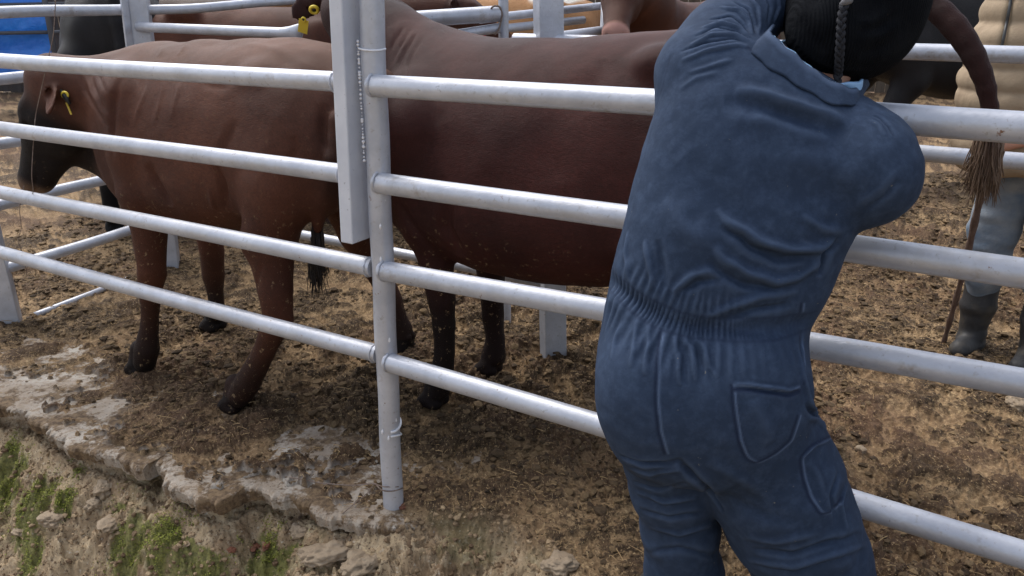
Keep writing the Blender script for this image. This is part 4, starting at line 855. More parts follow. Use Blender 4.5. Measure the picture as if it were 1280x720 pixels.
# long sweeping folds above the waist
for ln, w_, h_ in [([(895, 262), (905, 276), (940, 296), (982, 310), (1023, 312), (1046, 300)], .011, .011), ([(900, 284), (935, 307), (975, 322), (1020, 322)], .012, -.010),
                   ([(890, 306), (906, 326), (934, 342), (968, 351), (998, 346), (1024, 330)], .011, .011), ([(885, 322), (905, 343), (935, 357), (975, 363)], .010, -.009),
                   ([(880, 398), (913, 383), (954, 370), (1000, 362)], .009, .008), ([(900, 402), (940, 388), (990, 380)], .009, -.007), ([(806, 300), (812, 330), (816, 362)], .008, .007), ([(822, 300), (826, 335), (832, 362)], .010, -.006),
                   ([(838, 366), (864, 346), (900, 334)], .009, .008), ([(785, 290), (782, 320), (786, 355)], .008, .005), ([(850, 366), (872, 354), (905, 350)], .008, -.006),
                   ([(1048, 300), (1030, 318), (1024, 345)], .010, -.010), ([(1000, 270), (1030, 285), (1055, 290)], .012, .006), ([(830, 250), (860, 290), (890, 310)], .025, .006), ([(850, 200), (900, 250), (960, 285)], .035, -.005),
                   ([(918, 112), (960, 117), (1015, 136), (1062, 152)], .016, .009), ([(905, 128), (960, 134), (1015, 154), (1060, 172)], .02, -.009), ([(900, 145), (970, 152), (1040, 182)], .02, .004), ([(960, 190), (1030, 205), (1085, 230)], .03, .005), ([(930, 225), (1000, 240), (1070, 255)], .03, -.004),
                   # left shoulder, folds fanning out from the collar corner
                   ([(852, 76), (880, 66), (922, 58), (936, 60)], .006, .007), ([(850, 66), (880, 54), (915, 50), (934, 55)], .005, -.006), ([(862, 58), (888, 44), (918, 44), (934, 52)], .006, .007), ([(868, 46), (895, 34), (922, 40), (935, 50)], .005, -.006), ([(876, 36), (904, 28), (925, 36), (936, 48)], .006, .008), ([(888, 24), (914, 20), (930, 34), (938, 46)], .005, -.007),
                   ([(900, 10), (922, 14), (934, 28), (940, 44)], .006, .008), ([(918, 2), (934, 12), (942, 30), (944, 44)], .005, -.008), ([(935, -6), (948, 10), (950, 30), (946, 44)], .007, .008), ([(955, -8), (962, 8), (958, 28)], .006, -.007), ([(972, -6), (974, 10), (966, 28)], .006, .006),
                   ([(860, 92), (888, 82), (915, 76)], .008, .005), ([(848, 110), (872, 96), (900, 88)], .010, .004), ([(1088, 147), (1100, 150), (1112, 160), (1118, 172)], .004, -.004), ([(1086, 152), (1097, 158), (1106, 170)], .005, .003), ([(1125, 222), (1105, 245), (1078, 264)], .007, -.003), ([(1121, 212), (1097, 238), (1068, 258)], .009, .002),
                   # below the waist
                   ([(797, 402), (792, 430), (788, 460)], .007, .005), ([(812, 408), (808, 440), (806, 470)], .007, .006), ([(843, 420), (846, 450), (852, 480)], .006, .006), ([(858, 420), (862, 445), (872, 475)], .006, .006), ([(874, 424), (884, 450), (898, 470)], .006, .004), ([(780, 392), (770, 420), (764, 450)], .008, .004),
                   ([(850, 418), (853, 450), (860, 480)], .005, -.004), ([(866, 420), (872, 446), (882, 470)], .005, -.004),
                   ([(775, 570), (800, 580), (835, 580), (852, 574)], .008, -.010), ([(786, 586), (815, 594), (850, 586)], .008, .006), ([(790, 602), (820, 612), (860, 602)], .008, -.006), ([(795, 616), (830, 628), (872, 622)], .009, .006), ([(800, 636), (835, 648), (880, 640)], .009, -.006), ([(810, 660), (850, 668), (890, 656)], .010, .005), ([(808, 690), (850, 684), (895, 694)], .010, -.005),
                   ([(845, 575), (862, 590), (885, 610), (905, 640)], .010, -.012), ([(885, 575), (930, 600), (970, 625)], .02, .005), ([(905, 612), (950, 645), (1010, 655)], .02, -.005), ([(935, 700), (990, 708), (1050, 690), (1082, 682)], .010, .008), ([(940, 686), (990, 694), (1045, 676), (1078, 668)], .010, -.008), ([(925, 670), (970, 678), (1030, 664)], .012, .005), ([(1062, 600), (1052, 630), (1060, 660)], .007, .005), ([(1048, 590), (1040, 620), (1046, 650)], .008, -.005),
                   ([(1000, 440), (1004, 470), (1012, 500), (1026, 530)], .008, .006), ([(1012, 520), (1026, 530), (1040, 545)], .008, .007), ([(1008, 505), (1020, 520), (1034, 536)], .007, -.007), ([(1004, 410), (1000, 440), (1008, 470)], .007, -.004)]:
    fold(ln, w_, h_)
# elastic waist: band with fine vertical gathers
WL = hit_line(bv, [(760, 348), (785, 372), (810, 388), (842, 402), (872, 409), (920, 412), (965, 411), (1004, 404)], 80)
m = np.where((np.abs(V[:, 2]-WL[:, 2].mean()) < .16) & (V[:, 1] < 1.62) & (V[:, 0] < 1.0))[0]
dd = np.full(len(m), 9.); tt = np.zeros(len(m)); zz = np.zeros(len(m))
for i in range(len(WL)-1):
    a, b = WL[i], WL[i+1]; d = b-a; x = V[m]-a; t = np.clip(x@d/(d@d+1e-12), 0, 1); q = np.linalg.norm(x-t[:, None]*d, axis=1); k_ = q < dd; dd[k_] = q[k_]; tt[k_] = i+t[k_]; zz[k_] = (V[m][k_]-a-t[k_][:, None]*d)[:, 2]
ar = tt/(len(WL)-1)*.44; amp = np.where(ar < .27, 1, np.maximum(0, 1-(ar-.27)/.05)*.8+.2)
g_ = np.sin(ar*2*math.pi/.0105+2.0*np.sin(ar*60))
V[m] += Nn[m]*((-.010*np.exp(-(dd/.018)**2)+.0023*g_*amp*np.exp(-(dd/.019)**4)+.0022*np.sin(ar*2*math.pi/.021+1.5*np.sin(ar*37))*amp*np.exp(-((zz+.045)/.032)**2))+.002*np.sin(ar*2*math.pi/.019)*amp*np.exp(-((zz-.04)/.02)**2))[:, None]
SEAM_SHADE[m] = np.maximum(SEAM_SHADE[m], .45*np.exp(-((np.abs(zz)-.019)/.0028)**2)*(dd < .04)); SEAM_SHADE[m] = np.maximum(SEAM_SHADE[m], .35*np.clip(-g_, 0, 1)*np.exp(-(dd/.018)**4)*amp)  # band seams, plus crease shade painted into the valleys between gathers
# seams and pockets
PK = [[(917, 482), (920, 515), (926, 552), (934, 572), (946, 579), (968, 570), (990, 552), (1000, 520)], [(917, 482), (940, 483), (968, 487), (985, 490), (1000, 484)]]
CG = [[(1040, 546), (1018, 556), (1002, 572), (1006, 598), (1014, 622), (1028, 643), (1042, 640), (1056, 622)]]
for ln in ([(828, 415), (824, 450), (822, 500), (826, 540), (834, 566)], PK[0], CG[0], [(1004, 380), (1002, 430), (1008, 480)]):
    fold(ln, .0028, .0014); mark([(x-3.2, y) for x, y in ln], .0032, SEAM_SHADE, 1.0); mark([(x+1, y) for x, y in ln], .0026, WORN, .9)
fold(PK[1], .004, .005); fold([(x, y+5) for x, y in PK[1]], .005, -.005); mark([(x, y+5) for x, y in PK[1]], .005, SEAM_SHADE, 1.0); mark(PK[1], .003, WORN, .9)  # dark line below the pocket mouth: its shadow painted into the cloth
fold(CG[0][:3], .004, .004)
for ln in ([(921, 490), (924, 516), (930, 550), (937, 567)], [(948, 573), (968, 564), (988, 548)]): mark(ln, .0014, SEAM_SHADE, .5)
fold([(940, 500), (955, 530), (965, 555)], .02, .004); fold([(1010, 575), (1025, 600), (1032, 625)], .012, .004)
mark([(934, 60), (970, 88), (1010, 112), (1048, 133), (1072, 132)], .003, SEAM_SHADE, .8); mark([(838, 70), (822, 130), (806, 200)], .002, SEAM_SHADE, .4)
mark([(1002, 300), (1030, 312), (1046, 302)], .004, WORN, .3)
Nn = vnormals(V, Q); nz = vn3(V[:, 0]*17, V[:, 1]*17, V[:, 2]*17, 3)*.0011+vn3(V[:, 0]*6, V[:, 1]*6, V[:, 2]*9, 4)*.0025+(1-np.abs(vn3(V[:, 0]*34, V[:, 1]*34, V[:, 2]*26, 6)))*.0008
low = sst(.75, .45, V[:, 2]); nz += .0009*vn3(V[:, 0]*22+V[:, 2]*9, V[:, 1]*22, V[:, 2]*36, 31)+.0007*vn3(V[:, 0]*50-V[:, 2]*22, V[:, 1]*50, V[:, 2]*34, 32); nz += low*(vn3(V[:, 0]*14, V[:, 1]*14, V[:, 2]*30, 7))*.004; V += Nn*nz[:, None]; hgt = V-lap(V, Q, 14); WORN = np.clip(WORN+np.clip((hgt*Nn).sum(1)/.0012, 0, 1)*.26, 0, 1); SEAM_SHADE = np.clip(SEAM_SHADE+np.clip(-(hgt*Nn).sum(1)/.0012, 0, 1)*.12, 0, 1)  # raised cloth worn paler; hollows darkened, crease shade painted into the colour
me = mesh_np('overalls', V-FO, Q); attr(me, 'seam_shade', np.clip(SEAM_SHADE, 0, 1)); attr(me, 'worn', np.clip(WORN, 0, 1)); over = obj('overalls', me, M_over, man)
# collars
def onback(L_, off, dy=0):
    o = []
    for x, y, Y in L_:
        if Y is None: h = bv.ray_cast(Vector(O3), Vector(nrm(ray(x, y)))); Y = (h[0][1] if h[0] is not None else 1.56)-off
        o.append((x, y, Y+dy))
    return o
def ringband(name, bot, top, m_, par, thk=.004, sub_=None):
    def close(L_):
        P = np.array([at(*c) for c in L_]); P = np.vstack([P, P[:1]]); P = resample(P, .008)
        for _ in range(6): P = (np.roll(P[:-1], 1, 0)+2*P[:-1]+np.roll(P[:-1], -1, 0))/4; P = np.vstack([P, P[:1]])
        t = np.linspace(0, 1, 141)[:-1]; s_ = np.linspace(0, 1, len(P)); return np.stack([np.interp(t, s_, P[:, c]) for c in range(3)], 1)
    B_, T_ = close(bot), close(top); rows = []
    cB, cT = B_.mean(0), T_.mean(0)
    for u in np.linspace(0, 1, 9): rows.append(B_*(1-u)+T_*u+(B_-cB)*.015*math.sin(u*3.1))
    q = rows[-1]; rows[-1] = q; c = cT
    for u in np.linspace(1, 0, 9): r_ = B_*(1-u)+T_*u; cc = cB*(1-u)+cT*u; d = r_-cc; rows.append(r_-d/np.linalg.norm(d, axis=1)[:, None]*thk*1.6)
    R_ = np.array(rows); k_, n = R_.shape[:2]; w_ = fbm2(np.arange(n)*.25, np.zeros(n), 2, 9)*.0025; R_ = R_+w_[None, :, None]
    V_ = R_.reshape(-1, 3)-FO; F_ = [(i*n+j, i*n+(j+1) % n, ((i+1) % k_)*n+(j+1) % n, ((i+1) % k_)*n+j) for i in range(k_) for j in range(n)]
    me = mesh_np(name, V_, F_); attr(me, 'seam_shade', np.zeros(len(V_))); attr(me, 'worn', np.tile(np.r_[np.zeros(7), .35, .6, .3, np.zeros(k_-10)][:, None], (1, n)).ravel()); return obj(name, me, m_, par)
cb = onback([(934, 62, None), (962, 86, None), (1003, 112, None), (1046, 134, None), (1071, 132, None)], .005)
ct = [(960, 40, cb[0][2]+.035), (981, 58, cb[1][2]+.035), (1010, 84, cb[2][2]+.04), (1042, 104, cb[3][2]+.04), (1071, 115, cb[4][2]+.03)]
ringband('collar', cb+[(1088, 105, 1.66), (1062, 62, 1.76), (1005, 32, 1.78), (950, 44, 1.74)], ct+[(1082, 92, 1.68), (1058, 50, 1.74), (1005, 20, 1.76), (968, 26, 1.71)], M_over, man)
sb = [(x+4, y+2, Y+.030) for i, (x, y, Y) in enumerate(ct)]; st_ = [(x+(4, 4, 3, 3, 6)[i], y-(-12, -12, -10, -2, 12)[i], Y+.028) for i, (x, y, Y) in enumerate(ct)]
ringband('shirt_collar', sb+[(1076, 112, 1.67), (1052, 76, 1.72), (1010, 58, 1.73), (984, 60, 1.69)], st_+[(1080, 98, 1.67), (1054, 64, 1.72), (1010, 46, 1.73), (986, 50, 1.69)], M_shirt, man, .003)
# knit hat with braided cord
F = Field(hc-.24, hc+.26, .006)
Hc = at(1071, 3, 1.685); fwn = nrm(hfw-hup*(hfw@hup)); R = np.array([fwn, np.cross(hup, fwn), hup])
F.ell(Hc, (.142, .134, .152), .03, R); F.ell(at(1064, 40, 1.655), (.098, .085, .075), .05); F.ell(at(1036, 38, 1.60), (.078, .075, .075), .04); F.ell(at(1050, 55, 1.59), (.072, .07, .055), .03); F.ell(at(1080, 52, 1.62), (.065, .07, .055), .03)
F.ell(hc+hup*.11-fwn*.02, (.09, .09, .07), .05, R)
F.ell(hc+fwn*.13-hup*.06, (.095, .085, .125), .02, R, sub=True); F.ell(hc+fwn*.03-hup*.03, (.080, .074, .09), .01, R, sub=True)
V, Q = F.extract(2); Nn = vnormals(V, Q); bh = BVHTree.FromPolygons([tuple(v) for v in V], [tuple(int(i) for i in q) for q in Q])
for ln, w_, h_ in [([(1000, 20), (1010, 45), (1035, 65)], .012, -.006), ([(1068, 30), (1090, 28), (1108, 15)], .010, .006), ([(1070, 50), (1100, 44), (1125, 30)], .010, .006), ([(1072, 38), (1100, 34), (1120, 18)], .008, -.005), ([(1020, 5), (1028, 25), (1040, 40)], .010, .005), ([(1075, 70), (1100, 62), (1122, 50)], .010, -.005), ([(990, 45), (1010, 72), (1045, 88), (1090, 90)], .006, .004)]:
    P = hit_line(bh, ln, 20)
    if len(P) > 2: V = crease(V, Nn, P, w_, h_)
V += Nn*(vn3(V[:, 0]*14, V[:, 1]*14, V[:, 2]*14, 5)*.004)[:, None]
hat = obj('knit_hat', mesh_np('knit_hat', V-FO, Q), M_hat, man)
cl = [(1056, 4), (1052, 20), (1051, 40), (1050, 60), (1049, 78), (1048, 90)]; pts = []
for x, y in cl: h = bh.ray_cast(Vector(O3), Vector(nrm(ray(x, y)))); pts.append(np.array(h[0])-nrm(ray(x, y))*.009 if h[0] is not None else at(x, y, 1.54))
last = pts[-1]; pts += [at(1046, 104, last[1]-.01), at(1046, 118, last[1]-.018), at(1044, 128, last[1]-.022), at(1043, 136, last[1]-.024)]
P = smooth_poly(pts, 90)-FO; T_ = np.gradient(P, axis=0); T_ /= np.linalg.norm(T_, axis=1)[:, None]; a_ = np.cross(T_, [0, -1., .2]); a_ /= np.linalg.norm(a_, axis=1)[:, None]; b_ = np.cross(T_, a_); s_ = np.linspace(0, 1, len(P))*2*math.pi*5.5
cord = None
for ph in (0, 2.1, 4.2):
    q = P+a_*(np.sin(s_+ph)*.0050)[:, None]+b_*(np.sin(2*(s_+ph))*.0032)[:, None]; o = MB().tube(q, .0038, 8).build('cord_strand', M_cord, hat if cord is None else hat)
R = np.random.default_rng(2); mb = MB()
for i in range(34): d = R.normal(0, 1, 3)*np.array([.006, .004, .004]); mb.tube([P[-1]+d*.3, P[-1]+d+[0, 0, -.012], P[-1]+d*1.6+[0, -.002, -.026*R.uniform(.7, 1.1)]], [.0012, .001, .0004], 4)
mb.build('cord_tassel', M_cord, hat)
MB().tube([P[0]+[-.007, 0, -.004], P[0]+[-.001, -.004, .003], P[0]+[.006, -.002, .006], P[0]+[.012, .002, .003]], [.004, .008, .0085, .004], 10).build('cord_knot', M_knot, hat)
for a, d in ((La, (-.1, 1, 0)), (Ra, (.25, 1, 0))):
    d = nrm(d); F = Field(a-[.16, .16, .10], a+[.20, .26, .16], .008); b0 = np.array([a[0], a[1], 0.])
    F.cone(b0+[0, 0, .20], b0+[0, 0, .08], .062, .058, .03); F.cone(b0-d*.03+[0, 0, .05], b0+d*.16+[0, 0, .045], .052, .046, .03); F.clip_below(.004); V, Q = F.extract(2); obj('boot', mesh_np('boot', V-FO, Q), M_rubber, man)
# ---- man in the tan quilted coat, with his stick
M_coat, g = nmat('tan_quilted_cloth', .75, .3); g.l(g.mix(g.ramp(g.noise(12, 5), .3, .7), (.33, .25, .165), (.27, .20, .13)), g.b.inputs['Base Color']); g.l(g.bump(g.noise(40, 5, .7), .4, .008), g.b.inputs['Normal'])
M_jean = mat('pale_dusty_jeans', (.13, .175, .235), .85, .2, .35, 60, (.27, .29, .31), 9); M_zip = mat('dark_zip', (.03, .03, .03), .4)
M_stick = mat('brown_stick', (.085, .05, .038), .7, .3, .7, 80, (.16, .11, .09), 30, stretch=(1, 1, .3))
FO2 = np.array([2.30, 3.45, 0.]); fw2 = nrm([-.75, -.66, 0]); up = np.array([0, 0, 1.]); lf = np.cross(up, fw2)
pt2_ = lambda a, b, z: FO2+fw2*a+lf*b+up*z
tan = tag(empty('person', tuple(FO2)), 'person in tan quilted coat and pale jeans at the right edge, holding a stick', 'person')
hold = at(1240, 182, 3.16); F = Field(FO2-[.62, .62, .01], FO2+[.62, .62, 1.90], .010)
F.cone(pt2_(0, 0, 1.0), pt2_(0, 0, 1.4), .13, .15, .05); F.cone(pt2_(0, 0, 1.42), pt2_(.02, 0, 1.62), .06, .055, .03)
for sg in (-1, 1):
    F.cone(pt2_(0, sg*.1, .95), pt2_(.03, sg*.12, .5), .075, .055, .03); F.cone(pt2_(.03, sg*.12, .5), pt2_(0, sg*.13, .08), .055, .045, .03); F.cone(pt2_(0, sg*.13, .055), pt2_(.10, sg*.13, .045), .034, .028, .02)
sh = [pt2_(0, -.20, 1.42), pt2_(0, .20, 1.42)]; eb = [pt2_(-.05, -.27, 1.14), pt2_(-.05, .27, 1.14)]
wr = [hold-np.array([-.03, .05, .0])*0+fw2*-.06, pt2_(.16, .17, 1.02)]
sh, eb = sh[::-1], eb[::-1]; wr = [hold-nrm(hold-eb[0])*.09, pt2_(.12, -.22, .98)]
for i in (0, 1): F.cone(sh[i], eb[i], .055, .045, .03); F.cone(eb[i], wr[i], .045, .028, .03)
hand(F, wr[0], hold-wr[0], np.cross(hold-wr[0], up), 1, .95); hand(F, wr[1], np.array([0, 0, -1.]), lf, 1, .5)
hp2 = pt2_(.05, 0, 1.70); ptb, _ = human_head(F, hp2, up, fw2, 1.02); V, Q = F.extract(1); obj('body', mesh_np('body', V-FO2, Q), M_skin, tan)
for sg in (-1, 1):
    c = ptb(.073, sg*.033, .013); o = MB().tube([c+up*y for y in np.linspace(-.011, .011, 7)], [math.sqrt(max(.011**2-y*y, 1e-8)) for y in np.linspace(-.011, .011, 7)], 12).build('eye', M_eye, tan); o.location = -FO2
F = Field(hp2-.16, hp2+.20, .008); F.ell(hp2+up*.05-fw2*.01, (.108, .108, .10), .02); F.clip_below(hp2[2]+.02); V, Q = F.extract(2); obj('cap', mesh_np('cap', V-FO2, Q), M_hat, tan)
F = Field((1.75, 2.95, .72), (2.95, 3.98, 1.62), .008)
scal = lambda z: .020*np.abs(np.sin((z-.02)*math.pi/.088))**.55
slices(F, [(-55, 1262, 1350, 3.42, .10), (-20, 1248, 1390, 3.42, .15), (20, 1236, 1400, 3.42, .17), (60, 1221, 1398, 3.40, .19), (110, 1209, 1388, 3.39, .20), (160, 1203, 1385, 3.38, .205), (196, 1201, 1382, 3.38, .205), (214, 1206, 1376, 3.38, .19)], .02, 2.3, scal)
for i in (0, 1):
    n_ = 7; A_, B_, C_ = sh[i], eb[i], wr[i]
    for a, b, r0, r1 in ((A_, B_, .078, .066), (B_, C_+(B_-C_)*.12, .066, .050)):
        L_ = np.linalg.norm(b-a); k_ = max(2, int(L_/.07))
        for q in range(k_): c0 = a+(b-a)*(q+.5)/k_; F.ell(c0, (r0+(r1-r0)*q/k_,)*3, .018)
V, Q = F.extract(2); bq = BVHTree.FromPolygons([tuple(v) for v in V], [tuple(int(i) for i in q) for q in Q]); Nn = vnormals(V, Q)
zl = hit_line(bq, [(1266, -20), (1262, 10), (1254, 50), (1251, 64)], 24)
if len(zl) > 2: V = crease(V, Nn, zl, .012, -.012, False)
V += Nn*(vn3(V[:, 0]*16, V[:, 1]*16, V[:, 2]*10, 5)*.006+vn3(V[:, 0]*40, V[:, 1]*40, V[:, 2]*16, 5)*.002)[:, None]
coat = obj('quilted_coat', mesh_np('quilted_coat', V-FO2, Q), M_coat, tan)
if len(zl) > 2: MB().tube(zl-FO2-nrm(ray(1258, 20))*.002, .006, 6).build('zip', M_zip, coat)
F = Field((1.9, 2.95, .2), (2.75, 3.95, 1.02), .009)
for sg, xx in ((1, 0), (-1, 0)):
    pc(F, [(pt2_(0, sg*.10, .98), .13), (pt2_(.03, sg*.12, .62), .100), (pt2_(.02, sg*.125, .40), .082), (pt2_(0, sg*.13, .30), .07)], .03)
V, Q = F.extract(2); Nn = vnormals(V, Q); V += Nn*((vn3(V[:, 0]*9, V[:, 1]*9, V[:, 2]*26, 5))*.012)[:, None]; obj('jeans', mesh_np('jeans', V-FO2, Q), M_jean, tan)
for sg in (-1, 1):
    b0 = pt2_(0, sg*.13, 0); F = Field(b0-[.22, .22, .01], b0+[.22, .22, .46], .008)
    F.cone(b0+[0, 0, .42], b0+[0, 0, .24], .080, .072, .03); F.cone(b0+[0, 0, .24], b0+[0, 0, .07], .070, .055, .03); F.cone(b0-fw2*.03+[0, 0, .05], b0+fw2*.13+[0, 0, .045], .055, .048, .03); F.clip_below(.003); V, Q = F.extract(2); Nn = vnormals(V, Q); V += Nn*(vn3(V[:, 0]*12, V[:, 1]*12, V[:, 2]*30, 5)*.005)[:, None]; obj('boot', mesh_np('boot', V-FO2, Q), M_rubber, tan)
s0 = gnd(1178, 434); s1 = hold+np.array([.005, -.01, .05]); sp = smooth_poly([s0, s0*.6+hold*.4+[.012, 0, 0], hold, s1], 40); rs = .0135+.0018*np.sin(np.arange(len(sp))*1.3)+np.linspace(-.003, .003, len(sp))
tag(MB().tube(sp, rs, 12).build('walking_stick', M_stick, None), 'knobbly brown wooden stick held by the tan coated person, its tip in the dung', 'stick')

# ---- cattle standing further back
def bg_mesh(hp_, fl_, nkz, seed):
    F = Field((-1.0, -.6, -.01), (1.9, .75, 2.0), .0135)
    F.trunk([(-.78, 1.36, 1.02, .10), (-.70, 1.42, .88, .20), (-.55, 1.45, .78, .27), (-.35, 1.46, .70, .31), (0, 1.44, .62, .35), (.3, 1.44, .62, .34), (.52, 1.46, .66, .29), (.68, 1.43, .72, .22), (.78, 1.36, .82, .14)], .06)
    for sg in (-1, 1):
        F.ell((-.38, sg*.20, 1.40), (.09, .07, .05), .07); F.ell((.46, sg*.22, 1.08), (.16, .09, .27), .06); F.ell((-.5, sg*.17, 1.1), (.24, .13, .27), .06)
        o = .08*sg
        leg(F, [((.48+o, sg*.19, .95), .12), ((.47+o, sg*.19, .70), .085), ((.50+o, sg*.19, .42), .056), ((.49+o, sg*.19, .28), .042), ((.49+o, sg*.19, .12), .05)], .035); hoof(F, (.51+o, sg*.19, 0))
        leg(F, [((-.52-o, sg*.19, 1.0), .16), ((-.48-o, sg*.20, .78), .12), ((-.64-o, sg*.19, .50), .062), ((-.62-o, sg*.19, .3), .045), ((-.58-o, sg*.19, .13), .05)], .035); hoof(F, (-.56-o, sg*.19, 0))
    for i in range(6): F.cone((-.76-.02*i, 0, 1.36-.13*i), (-.78-.02*i, 0, 1.23-.13*i), .035-.003*i, .032-.003*i, .02)
    F.ell((-.9, 0, .48), (.035, .035, .13), .03)
    hp_ = np.array(hp_); nk = np.array([.80, hp_[1]*.35, nkz]); F.cone((.5, 0, 1.18), nk, .24, .19, .08, (1, .75, 1)); F.cone(nk, hp_+[-.03, 0, -.10], .18, .125, .08); F.cone((.62, 0, .9), nk-[0, 0, .2], .15, .13, .1, (1, .6, 1))
    f, l, u, pt = head(F, hp_, fl_[0], fl_[1], 1.0)
    for sg in (1, -1): ear(F, pt(.02, sg*.10, -.04), l*sg*.9-u*.2-f*.2, f*.8+u*.3, .16, .05)
    V, Q = F.extract(2); Nn = vnormals(V, Q); V = V+Nn*(vn3(V[:, 0]*8, V[:, 1]*8, V[:, 2]*8, seed)*.006)[:, None]; me = mesh_np('body', V, Q)
    h = V-hp_; a = h@f; b = h@l; c_ = h@u; inh = (np.sqrt(b*b+(c_+.1)**2) < .2)*(a > -.05)
    attr(me, 'pts', np.clip(sst(.55, .2, V[:, 2])*.7+.35*inh*(a < .44), 0, 1)); attr(me, 'pale', inh*0); attr(me, 'pink', inh*sst(.435, .465, a)*.9); attr(me, 'dirt', np.zeros(len(V)))
    return me, (f, l, u, pt)
BG = {'side': bg_mesh((1.35, 0, 1.50), ((.85, 0, -.5), (.5, 0, .85)), 1.36, 3), 'look': bg_mesh((1.18, .20, 1.64), ((.68, .42, -.62), (.45, .3, .85)), 1.42, 4)}
def bgcow(kind, px, Y, head_deg, sc_, m_, lab, dz=0):
    me, fr = BG[kind]; c = at(px, 20, Y); e = empty('cow', (c[0], Y, 0), math.radians(head_deg)); e.scale = (sc_,)*3; tag(e, lab, 'cow', 'cattle in the pens')
    b = bpy.data.objects.new('body', me); COL.objects.link(b); b.parent = e
    if not me.materials: me.materials.append(m_)
    b.material_slots[0].link = 'OBJECT'; b.material_slots[0].material = m_
    eyes(e, *fr); return e, fr
c1_, fr = bgcow('side', 142, 6.4, 116, 1.18, M_black, 'black cow seen from behind, right of the blue sheet at the top left')
c2_, fr = bgcow('side', 315, 6.0, 3, 1.08, M_red, 'brown cow behind the broken rail, wearing a red strap on its face')
f, l, u, pt = fr
hal = MB(); ring = [pt(.27, .088*math.cos(q), -.105+.098*math.sin(q)) for q in np.linspace(0, 2*math.pi, 28)]; hal.tube(ring, .011, 6); hal.tube([pt(.27, .088, -.10), pt(.12, .112, -.10), pt(.02, .10, -.10)], .011, 6); hal.build('halter', mat('red_strap', (.45, .03, .03), .6), c2_)
M_dbrown = coat_mat('dark_brown_coat', (.050, .030, .022), (.012, .009, .008), (.085, .052, .035))
bgcow('side', 235, 7.6, 14, 1.12, M_dbrown, 'dark brown cow furthest back between the square post and the broken rail end')
bgcow('side', 560, 7.4, 200, 1.05, M_black, 'black cow standing just left of the tan and white animal')
M_tanw, g = nmat('tan_and_white_coat', .7, .25); v = g.map((8, 40, 16)); c = g.mix(g.ramp(g.noise(4, 6, .75, v), .3, .7), (.36, .165, .06), (.50, .27, .12)); c = g.mix(g.ramp(g.noise(1.5, 2), .52, .55), c, (.70, .66, .60)); sx = g.n('ShaderNodeSeparateXYZ'); g.l(g.tc.outputs['Object'], sx.inputs[0]); ax_ = g.math('ADD', g.math('ABSOLUTE', g.math('SUBTRACT', sx.outputs[0], .42)), g.math('MULTIPLY', g.noise(4, 3), .12)); c = g.mix(g.ramp(ax_, .16, .18), (.70, .66, .60), c); g.l(c, g.b.inputs['Base Color']); g.l(g.bump(g.noise(20, 6, .75, v), .8, .02), g.b.inputs['Normal'])
bgcow('side', 612, 6.4, 183, 1.12, M_tanw, 'shaggy tan and white cow behind the thick square post and thin rails')
c7, fr = bgcow('look', 878, 6.3, 226, 1.10, M_red, 'red brown cow facing the camera with a pink nose above the middle cow')
f, l, u, pt = fr
for sg in (-1, 1): P_ = pt(.512, sg*.038, -.075); MB().tube([P_-f*.02, P_+f*.002, P_+f*.008], [.012, .014, .006], 10).build('nostril', M_tagb, c7)
MB().box(pt(.03, .20, -.10), f*.002, u*.022, l*.018).build('ear_tag', M_tagy, c7, smooth=False)
bgcow('side', 1195, 7.4, 8, 1.22, M_black, 'black cow at the top right between the hat and the tan coat')
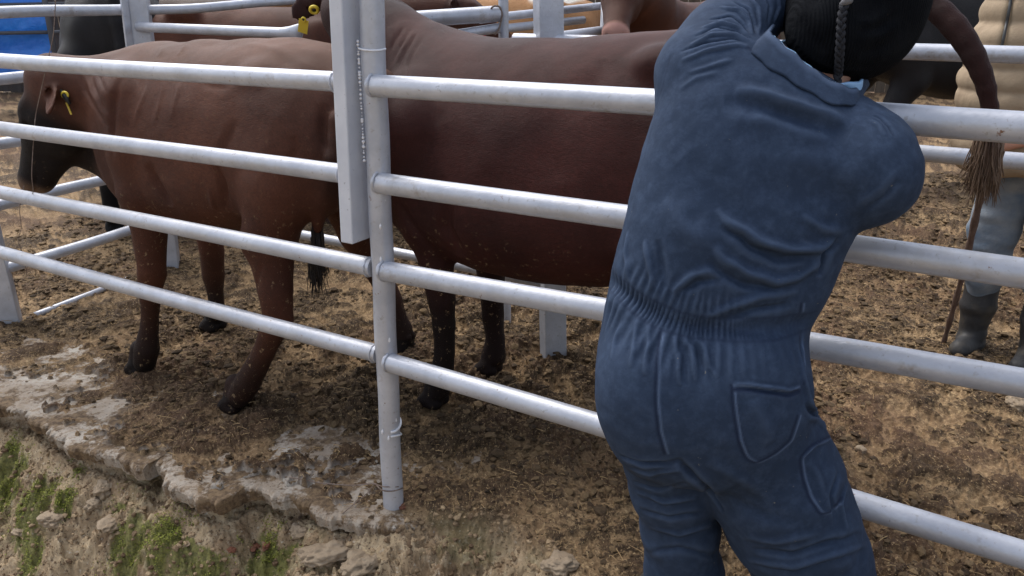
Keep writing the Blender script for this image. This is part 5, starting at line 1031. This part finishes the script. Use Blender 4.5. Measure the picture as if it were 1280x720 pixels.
# ---- blue sheet on a pipe frame, yard wall
M_tarp, g = nmat('blue_sheet', .4, .5); g.l(g.mix(g.ramp(g.noise(2.2, 5, .6), .3, .7), (.010, .14, .62), (.03, .24, .80)), g.b.inputs['Base Color']); g.l(g.bump(g.noise(3, 5, .6), .6, .08), g.b.inputs['Normal'])
ts = tag(empty('tarpaulin', (-8.5, 12.5, 0)), 'bright blue plastic sheet hung on a dark pipe frame at the far left', 'tarpaulin')
xr = at(66, 40, 12.5)[0]+8.5; nx, nz_ = 110, 60; X_, Z_ = np.meshgrid(np.linspace(-2.5, xr, nx), np.linspace(.42, 2.9, nz_), indexing='ij'); Yw = .06*fbm2(X_*1.2, Z_*3.5, 4, 3)+.03*np.sin(Z_*9+2*vn2(X_, Z_, 4)); V1 = np.stack([X_, Yw, Z_], -1).reshape(-1, 3)
ii = np.arange(nx-1)[:, None]*nz_+np.arange(nz_-1)[None, :]; Fq = np.stack([ii, ii+nz_, ii+nz_+1, ii+1], -1).reshape(-1, 4); sh_ = obj('sheet', mesh_np('sheet', V1, Fq), M_tarp, ts); s_m = sh_.modifiers.new('t', 'SOLIDIFY'); s_m.thickness = .006
M_dpipe = mat('dark_pipe', (.08, .085, .10), .5, .4)
for z in (.72, 1.13, 1.52, 2.0): MB().tube([(-2.5, -.12, z-.05), (xr+.35, -.12, z+.03)], .028, 10).build('pipe', M_dpipe, ts)
MB().tube([(xr+.05, -.15, 0), (xr+.05, -.15, 2.9)], .04, 10).build('pipe_post', M_dpipe, ts)
M_wall, g = nmat('weathered_boards', .8, .25); v = g.map((1, 1, .15)); c = g.mix(g.ramp(g.noise(6, 5, .7, v), .3, .7), (.06, .045, .032), (.13, .10, .075)); g.l(c, g.b.inputs['Base Color']); g.l(g.bump(g.noise(14, 5, .7, v), .6, .02), g.b.inputs['Normal'])
wl = tag(empty('board_wall', (0, 15, 0)), 'dark weathered board wall closing the yard far behind the cattle', 'wall'); mb = MB(); R = np.random.default_rng(6); x = -11.
while x < 14: w_ = R.uniform(.17, .24); mb.box((x+w_/2, R.uniform(-.01, .01), 1.5), (w_/2-.006, 0, 0), (0, .013, 0), (0, 0, 1.5+R.uniform(-.03, .03))); x += w_
o = mb.build('boards', M_wall, wl, smooth=False)
for z in (.6, 2.4): MB().box((1.5, .06, z), (12.5, 0, 0), (0, .04, 0), (0, 0, .06)).build('wall_rail', M_wall, wl, smooth=False)
